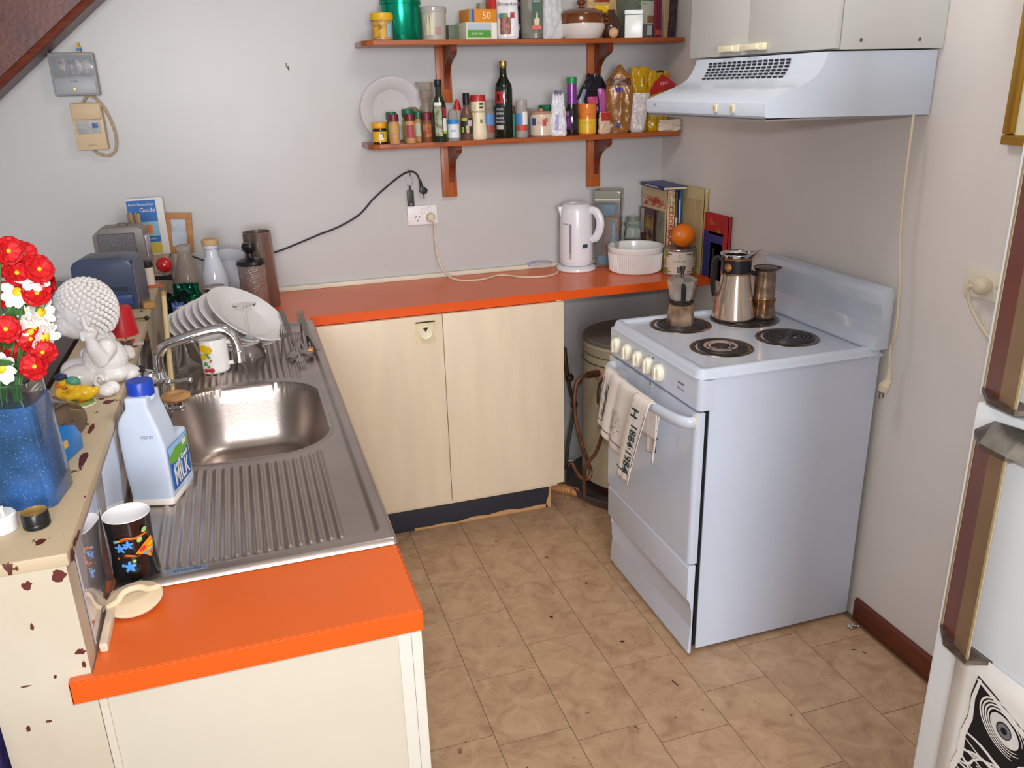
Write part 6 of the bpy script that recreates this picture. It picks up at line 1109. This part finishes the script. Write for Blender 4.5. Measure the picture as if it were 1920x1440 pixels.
gd = box_thing('guide_booklet', 'blue and yellow guide booklet standing against the back wall', 'booklet', (-1.993, -.045, zl), (.118, .012, .195), mat('booklet_white', '#dcd8d4', .5), .04, [(-.057, .035, .145, .188, cm('#1f66b4', .5)), (-.020, .035, .115, .145, cm('#2a6cb8', .5)), (-.057, -.020, .115, .145, cm('#dca82c', .5)), (-.057, .035, .065, .115, cm('#8fb8d0', .5)), (-.045, .035, .045, .066, cm('#1f66b4', .5)), (-.057, .035, .004, .045, cm('#c2b048', .5))], [('Fruit Smoothies', .0125, -.011, .174, wlab), ('Guide', .021, .006, .154, wlab), ('TASTY BLENDS', .008, -.004, .056, wlab)], pname='cover')
ob('orange_juice_print', MB().prism([(-.012, .075), (.012, .075), (.014, .100), (.006, .106), (-.012, .104), (-.018, .092)], 'y', -.0076, -.0066), cm('#e07a1c', .5), gd, False)
pf2 = thing('small_framed_picture', 'small light wooden picture frame propped on the back wall beside the booklet', 'picture', (-1.898, -.028, 1.146), 0, rot=(rad(-6), rad(4), 0))
fw = woodmat('light_frame_wood', '#b97f44', '#a36a34', .5)
for nm, b_ in (('frame_rail', (-.045, .045, -.006, .006, -.068, -.046)), ('frame_rail', (-.045, .045, -.006, .006, .048, .070)), ('frame_stile', (-.045, -.024, -.0055, .006, -.046, .048)), ('frame_stile', (.024, .045, -.0055, .006, -.046, .048))): ob(nm, MB().box(*b_, .001), fw, pf2)
ob('photo', MB().box(-.024, .024, -.002, .002, -.046, .048), mat('faded_photo', '#a9b4bf', .4, col2='#5f6d7a', thr=(.3, .5), vscale=14), pf2, False); ob('backing', MB().box(-.040, .040, .006, .008, -.064, .066), cm('#8a6a44', .7), pf2, False)
bk = thing('frame_stand', 'thin wooden block the little picture frame stands on', 'block', (-1.898, -.025, .9175), 0); ob('block', MB().box(-.03, .03, -.018, .018, 0, .160, .002), cm('#b9a48a', .6), bk)
for nm, lb, x, y, r, h, c_ in (('pill_bottle', 'small white bottle with dark cap near the end of the ledge', -1.962, -.56, .014, .052, '#ded4c6'), ('lipstick_case', 'short cream tube by the dark-capped white bottle', -1.985, -.47, .012, .04, '#cdbfa8')):
    bottle(nm, lb, 'bottle', x, y, zl, [(0, 0), (r, 0), (r, h), (r * .8, h + .003)], cm(c_, .4), ('cap', [(r * 1.05, h), (r * 1.1, h + .002), (r, h + .016), (0, h + .020)], dk), n=18)
rb = thing('red_ball', 'shiny red round cap near the end of the ledge', 'ball', (-1.930, -.40, zl + .026), 0); ob('ball', MB().sphere((0, 0, 0), .025, 20, 12), mat('red_gloss', '#b8181c', .25, coat=.4), rb)
gt = thing('black_torch', 'small black torch lying on the ledge beside the red cap', 'torch', (-1.935, -.52, zl + .009), rad(-10)); ob('body', MB().tube([(-.03, 0, 0), (.02, 0, 0), (.024, 0, 0), (.034, 0, 0)], [.006, .007, .009, .009], 10), black_m, gt)
ms = thing('orange_card', 'thin orange card lying at the ledge edge', 'card', (-1.945, -.60, zl), rad(15)); ob('card', MB().box(-.02, .02, -.012, .012, 0, .003), cm('#d8581c', .5), ms)
wc_ = thing('clothes_peg', 'tan wooden block at the ledge edge with a dark screw beside it', 'block', (-1.945, -.86, zl), rad(20)); ob('block', MB().box(-.014, .014, -.014, .014, 0, .016, .002), woodmat('peg_wood', '#b98a54', '#a3743f', .5), wc_)
scw = thing('dark_screw', 'dark screw with round head sticking out over the ledge edge', 'screw', (-1.955, -1.0, zl + .006), rad(-8)); ob('shank', MB().tube([(-.022, 0, 0), (.014, 0, 0)], .0025, 6), cm('#7a6a5c', .4, metal=.6), scw); ob('head', MB().sphere((.018, 0, 0), .006), black_m, scw)
# glass, blue holder near the vase
gt_ = thing('tipped_tumbler', 'clear glass tumbler lying on its side behind the vase', 'glass', (-2.010, -1.735, zl + .031), 0, rot=(rad(90), 0, rad(30)))
ob('glass', MB().lathe([(0, -.034), (.024, -.034), (.027, -.030), (.031, .034), (.0295, .035), (.026, -.026), (0, -.028)], 32), mat('brownish_glass', '#b5a598', .06, trans=.8, ior=1.2), gt_)
bd = thing('tape_dispenser', 'bright blue plastic tape holder wedged beside the blue vase', 'tape holder', (-1.985, -1.842, zl), rad(75))
ob('case', MB().prism([(-.036, 0), (.034, 0), (.036, .022), (.022, .044), (-.002, .052), (-.024, .044), (-.036, .022)], 'y', -.009, .009, bev=.003), mat('bright_blue', '#1478c8', .3), bd); ob('label', MB().box(-.03, -.012, -.0096, -.009, .022, .034), cm('#d8b060', .5), bd, False)
# vase of blue water
vx, vy = -2.020, -1.975
vs_ = thing('glass_vase', 'square clear glass vase filled with blue glittery water and flowers', 'vase', (vx, vy, zl), rad(-8))
W2, D2, Hh = .051, .040, .176
def rsq(w_, d_, r, n=4):
    o = []
    for cx_, cy_, a0 in ((w_ - r, d_ - r, 0), (-w_ + r, d_ - r, pi / 2), (-w_ + r, -d_ + r, pi), (w_ - r, -d_ + r, 3 * pi / 2)):
        for k in range(n + 1): o.append((cx_ + r * cos(a0 + pi / 2 * k / n), cy_ + r * sin(a0 + pi / 2 * k / n)))
    return o
def loft(mb, secs):
    R_ = [[mb.V((x, y, z_)) for x, y in rsq(w_, d_, r)] for w_, d_, r, z_ in secs]
    mb.F(R_[0][::-1])
    for A, B in zip(R_, R_[1:]):
        for i in range(len(A)): mb.F([A[i], A[(i + 1) % len(A)], B[(i + 1) % len(B)], B[i]])
    return R_
m = MB(); R_ = loft(m, [(W2 + .002, D2 + .002, .012, 0), (W2 + .002, D2 + .002, .012, .01), (W2 - .004, D2 - .002, .012, Hh - .01), (W2 - .003, D2 - .001, .012, Hh), (W2 - .006, D2 - .004, .010, Hh), (W2 - .007, D2 - .005, .010, Hh - .01), (W2 - .003, D2 - .003, .010, .145)]); ob('glass', m, glass_m, vs_, recalc=False)
bw = mat('blue_water', '#2a6cc0', .25, coat=.6); nt = bw.node_tree; b = nt.nodes['Principled BSDF']; tc = nt.nodes.new('ShaderNodeTexCoord'); v_ = nt.nodes.new('ShaderNodeTexVoronoi'); v_.inputs['Scale'].default_value = 330; nt.links.new(tc.outputs['Object'], v_.inputs[0])
rp = nt.nodes.new('ShaderNodeValToRGB'); rp.color_ramp.elements[0].position = .10; rp.color_ramp.elements[1].position = .16; rp.color_ramp.elements[0].color = srgb('#9cc8f0') + (1,)
n_ = nt.nodes.new('ShaderNodeTexNoise'); n_.inputs['Scale'].default_value = 14; nt.links.new(tc.outputs['Object'], n_.inputs[0]); r2 = nt.nodes.new('ShaderNodeValToRGB'); r2.color_ramp.elements[0].position = .38; r2.color_ramp.elements[1].position = .62; r2.color_ramp.elements[0].color = srgb('#1a3f60') + (1,); r2.color_ramp.elements[1].color = srgb('#2f5a94') + (1,); nt.links.new(n_.outputs[0], r2.inputs[0])
mx = nt.nodes.new('ShaderNodeMix'); mx.data_type = 'RGBA'; nt.links.new(rp.outputs[0], mx.inputs[0]); mx.inputs[6].default_value = srgb('#8fc4f0') + (1,); nt.links.new(r2.outputs[0], mx.inputs[7]); nt.links.new(v_.outputs['Distance'], rp.inputs[0]); rp.color_ramp.elements[0].color = (0, 0, 0, 1); rp.color_ramp.elements[1].color = (1, 1, 1, 1); nt.links.new(mx.outputs[2], b.inputs['Base Color'])
m = MB(); R_ = loft(m, [(W2 + .0025, D2 + .0025, .012, .0005), (W2 + .0026, D2 + .0026, .012, .01), (W2 - .001, D2, .012, .146)]); m.F(R_[-1]); ob('water', m, bw, vs_)
# flowers
petr = mat('red_petal', '#c20e16', .6, var=.12, vscale=50); petw = mat('white_petal', '#eceae4', .6); stemm = mat('stem_green', '#3c6a34', .5); yc = cm('#e8c020', .5)
def petal_mesh(nm, L, wd, ruff, cup):
    mb = MB()
    tipw = lambda r: (.25 + .75 * sst(r / .6)) * math.sqrt(max(0, 1 - max(0, (r - .6) / .4) ** 2.2))
    def fn(u, v):
        s_ = (v * 2 - 1); r = u; wv = wd * tipw(r) * s_
        return (L * r + ruff * .4 * cos(s_ * 9) * r, wv, cup * r * r * L + ruff * sin(s_ * 7 + 1) * r * r)
    mb.grid(fn, 10, 10); bmesh.ops.recalc_face_normals(mb.bm, faces=mb.bm.faces[:]); me = bpy.data.meshes.new(nm); mb.bm.to_mesh(me); mb.bm.free(); me.polygons.foreach_set('use_smooth', [True] * len(me.polygons)); return me
pm_r = petal_mesh('petal', .0185, .0120, .0016, .14); pm_r.materials.append(petr)
pm_w = petal_mesh('petal', .0235, .0062, .0006, .10); pm_w.materials.append(petw)
cen_r = MB(); cen_r.sphere((0, 0, .002), (.0030, .0030, .002), 8, 5); cr = ob('centre', cen_r, yc); cme = cr.data; bpy.data.objects.remove(cr)
cen_w = MB(); cen_w.sphere((0, 0, .002), (.0065, .0065, .0035), 12, 7); cw_ = ob('centre', cen_w, yc); cwe = cw_.data; bpy.data.objects.remove(cw_)
neck = Vector((vx + .01, vy, zl + Hh - .02))
def ray(px, py, y):
    d = f_ + r_ * ((px - 960) / 1557.183) - u_ * ((py - 720) / 1557.183); t_ = (y - CP.y) / d.y; return CP + d * t_
def flower(kind, lab, pos, nrm, n, me, ce, grp, tiers=1, stem=True):
    t = thing(kind, lab, 'flower', pos, 0, grp); q = Vector(nrm).normalized().to_track_quat('Z', 'Y'); t.rotation_euler = q.to_euler(); t.rotation_euler.rotate_axis('Z', random.uniform(0, 6))
    for k in range(tiers):
        for i in range(n):
            p = bpy.data.objects.new('petal', me); COL.objects.link(p); p.parent = t; p.rotation_euler = (random.uniform(-.15, .15), random.uniform(-.2, .1) - .35 * k, 2 * pi * i / n + k * .6); p.location = (0, 0, .0012 * (i % 2) + .001 * k); s_ = 1 - .2 * k; p.scale = (s_, s_, s_)
    c = bpy.data.objects.new('centre', ce); COL.objects.link(c); c.parent = t; c.location = (0, 0, .001)
    if stem:
        inv = (Matrix.Translation(pos) @ t.rotation_euler.to_matrix().to_4x4()).inverted(); P_0 = Vector(pos); P_1 = neck + Vector((random.uniform(-.03, .02), random.uniform(-.02, .02), 0)); back = Vector(nrm).normalized() * -.018
        pts = [inv @ p for p in spline([P_0 - Vector(nrm).normalized() * .001, P_0 + back, (P_0 + back + P_1) / 2 + Vector((0, 0, .01)), P_1, P_1 - Vector((0, 0, .07))], 4)]
        ob('stem', MB().tube(pts, .0012, 5), stemm, t)
    return t
rl = [(14, 470, 'highest red flower, at the left edge of the picture'), (42, 478, 'red flower high on the left of the bouquet'), (10, 500, 'red flower touching the picture edge below the highest one'), (30, 512, 'red flower just under the top cluster'), (55, 505, 'red flower trailing right of the top cluster'), (72, 505, 'topmost red flower of the right-hand cluster'), (55, 528, 'red flower above the yellow daisy centre'), (82, 531, 'rightmost red flower of the middle cluster'), (70, 550, 'red flower hanging over the right side daisy'), (8, 555, 'red flower at the left edge beside the daisies'), (10, 618, 'red flower at the left edge under the daisies'), (60, 636, 'red flower with yellow eye above the vase'), (40, 656, 'lower left red flower with round pale eye'), (80, 663, 'small red flower at lower right with yellow eye'), (10, 650, 'red flower low at the left edge above the vase'), (66, 688, 'lowest red flower hanging over the vase rim')]
for i, (px, py, lb) in enumerate(rl):
    y = vy - .035 + .012 * ((i * 7) % 5) ; pos = ray(px, py, y)
    nd = (CP - pos).normalized() + Vector((random.uniform(-.55, .55), 0, random.uniform(-.25, .6)))
    flower('red_flower', lb, pos, nd, 5, pm_r, cme, 'red artificial flowers in the vase', 2)
wl = [(48, 580, 'white daisy turned sideways with big yellow centre', (.2, -.6, .8)), (74, 585, 'white daisy reaching right below the red flowers', (.9, -.5, .1)), (40, 600, 'white daisy in the middle of the bouquet', (.1, -1, .2)), (60, 620, 'white daisy drooping above the yellow-eyed red flower', (.3, -.9, -.4)), (82, 632, 'small white daisy behind the lower red flowers', (.8, -.5, -.3)), (35, 548, 'white daisy behind the red flowers on the left', (-.2, -.9, .5)), (60, 520, 'white daisy peeping out near the top', (.4, -.6, .6)), (4, 690, 'white daisy at the left edge on the vase rim', (-.3, -1, 0))]
for i, (px, py, lb, nd) in enumerate(wl): flower('white_daisy', lb, ray(px, py, vy + .005 - .004 * i), nd, 9, pm_w, cwe, 'white artificial daisies in the vase')
lf = petal_mesh('leaf', .05, .013, .001, .2); lf.materials.append(stemm)
for i, (px, py, a) in enumerate(((30, 630, (.3, -.5, .9)), (25, 700, (0, -.8, .4)), (78, 590, (.5, 0, .8)), (15, 655, (.2, -.6, .5)))):
    t = tag(bpy.data.objects.new('flower_leaf', lf), ['broad green leaf among the daisies', 'green leaf inside the vase mouth', 'small green leaf behind the right-hand daisy', 'dark green leaf low on the left of the bouquet'][i], 'leaf', 'green leaves in the bouquet'); COL.objects.link(t); t.location = ray(px, py, vy + .0); t.rotation_euler = Vector(a).to_track_quat('X', 'Z').to_euler()
# things at the front of the ledge
wa = thing('travel_adapter', 'round white plug adapter with upright prongs at the ledge front', 'adapter', (-2.030, -2.068, zl), 0)
ob('body', MB().lathe([(0, 0), (.0195, 0), (.0205, .002), (.0205, .021), (.0185, .0235), (0, .0235)], 30), whitep_m, wa); ob('insulated_pin', MB().box(-.0035, .0015, .0, .004, .023, .036, .0006).box(.006, .010, -.008, -.005, .023, .036, .0006), whitep_m, wa); ob('brass_pin', MB().box(-.003, .001, .0005, .0035, .036, .047), cm('#b98a5a', .3, metal=.7), wa, False)
bc_ = thing('screw_top', 'black screw cap lying open side up, gold inside, on the ledge', 'bottle cap', (-1.987, -2.073, zl), 0)
ob('outside', MB().lathe([(0, 0), (.0155, 0), (.0165, .0015), (.0165, .006), (.0158, .007), (.0168, .008), (.0162, .021), (.0155, .022)], 36), mat('cap_black', '#18181a', .3), bc_); ob('gold_inside', MB().lathe([(.0155, .022), (.0148, .0218), (.0142, .015), (.0146, .013), (.0140, .011), (.0143, .003), (0, .002)], 36), mat('cap_gold', '#c9ac6c', .3, metal=.6), bc_)
# ---- beyond the half wall ----
so = thing('brown_leather_sofa', 'dark brown leather sofa back seen beyond the half wall behind the statue', 'sofa', (-2.45, -1.0, 0))
br_ = mat('dark_leather', '#3a241e', .35, var=.1)
ob('backrest', MB().box(-.25, .33, -.85, .92, .35, 1.03, .05), br_, so); ob('seat', MB().box(-.75, -.25, -.85, .92, .08, .42, .05), br_, so); 
for y in (-.80, .85): ob('foot', MB().box(-.7, .28, y - .03, y + .03, 0, .09), br_, so)
ct = thing('crumpled_papers', 'white papers lying on the brown sofa back behind the statue', 'papers', (-2.30, -.9, 1.032), 0)
for i, (x, y) in enumerate(((.02, 0), (-.02, .12), (.05, -.13))): ob('sheet', MB().tf(Matrix.Translation((x, y, .002 + .003 * i)) @ Matrix.Rotation(.5 * i, 4, 'Z')).grid(lambda u, v: (.06 * u - .03, .05 * v - .025, .012 * abs(sin(5 * u + 3 * v))), 6, 5), paper_m, ct)
pch = thing('purple_cushion', 'violet-blue fabric cushion at the bottom left corner beside the half wall', 'cushion', (-2.30, -2.10, 0))
ob('cushion', MB().box(-.25, .228, -.28, .10, .02, .90, .04), mat('violet_fabric', '#4a3f82', .8, bump=.3, bscale=80), pch)
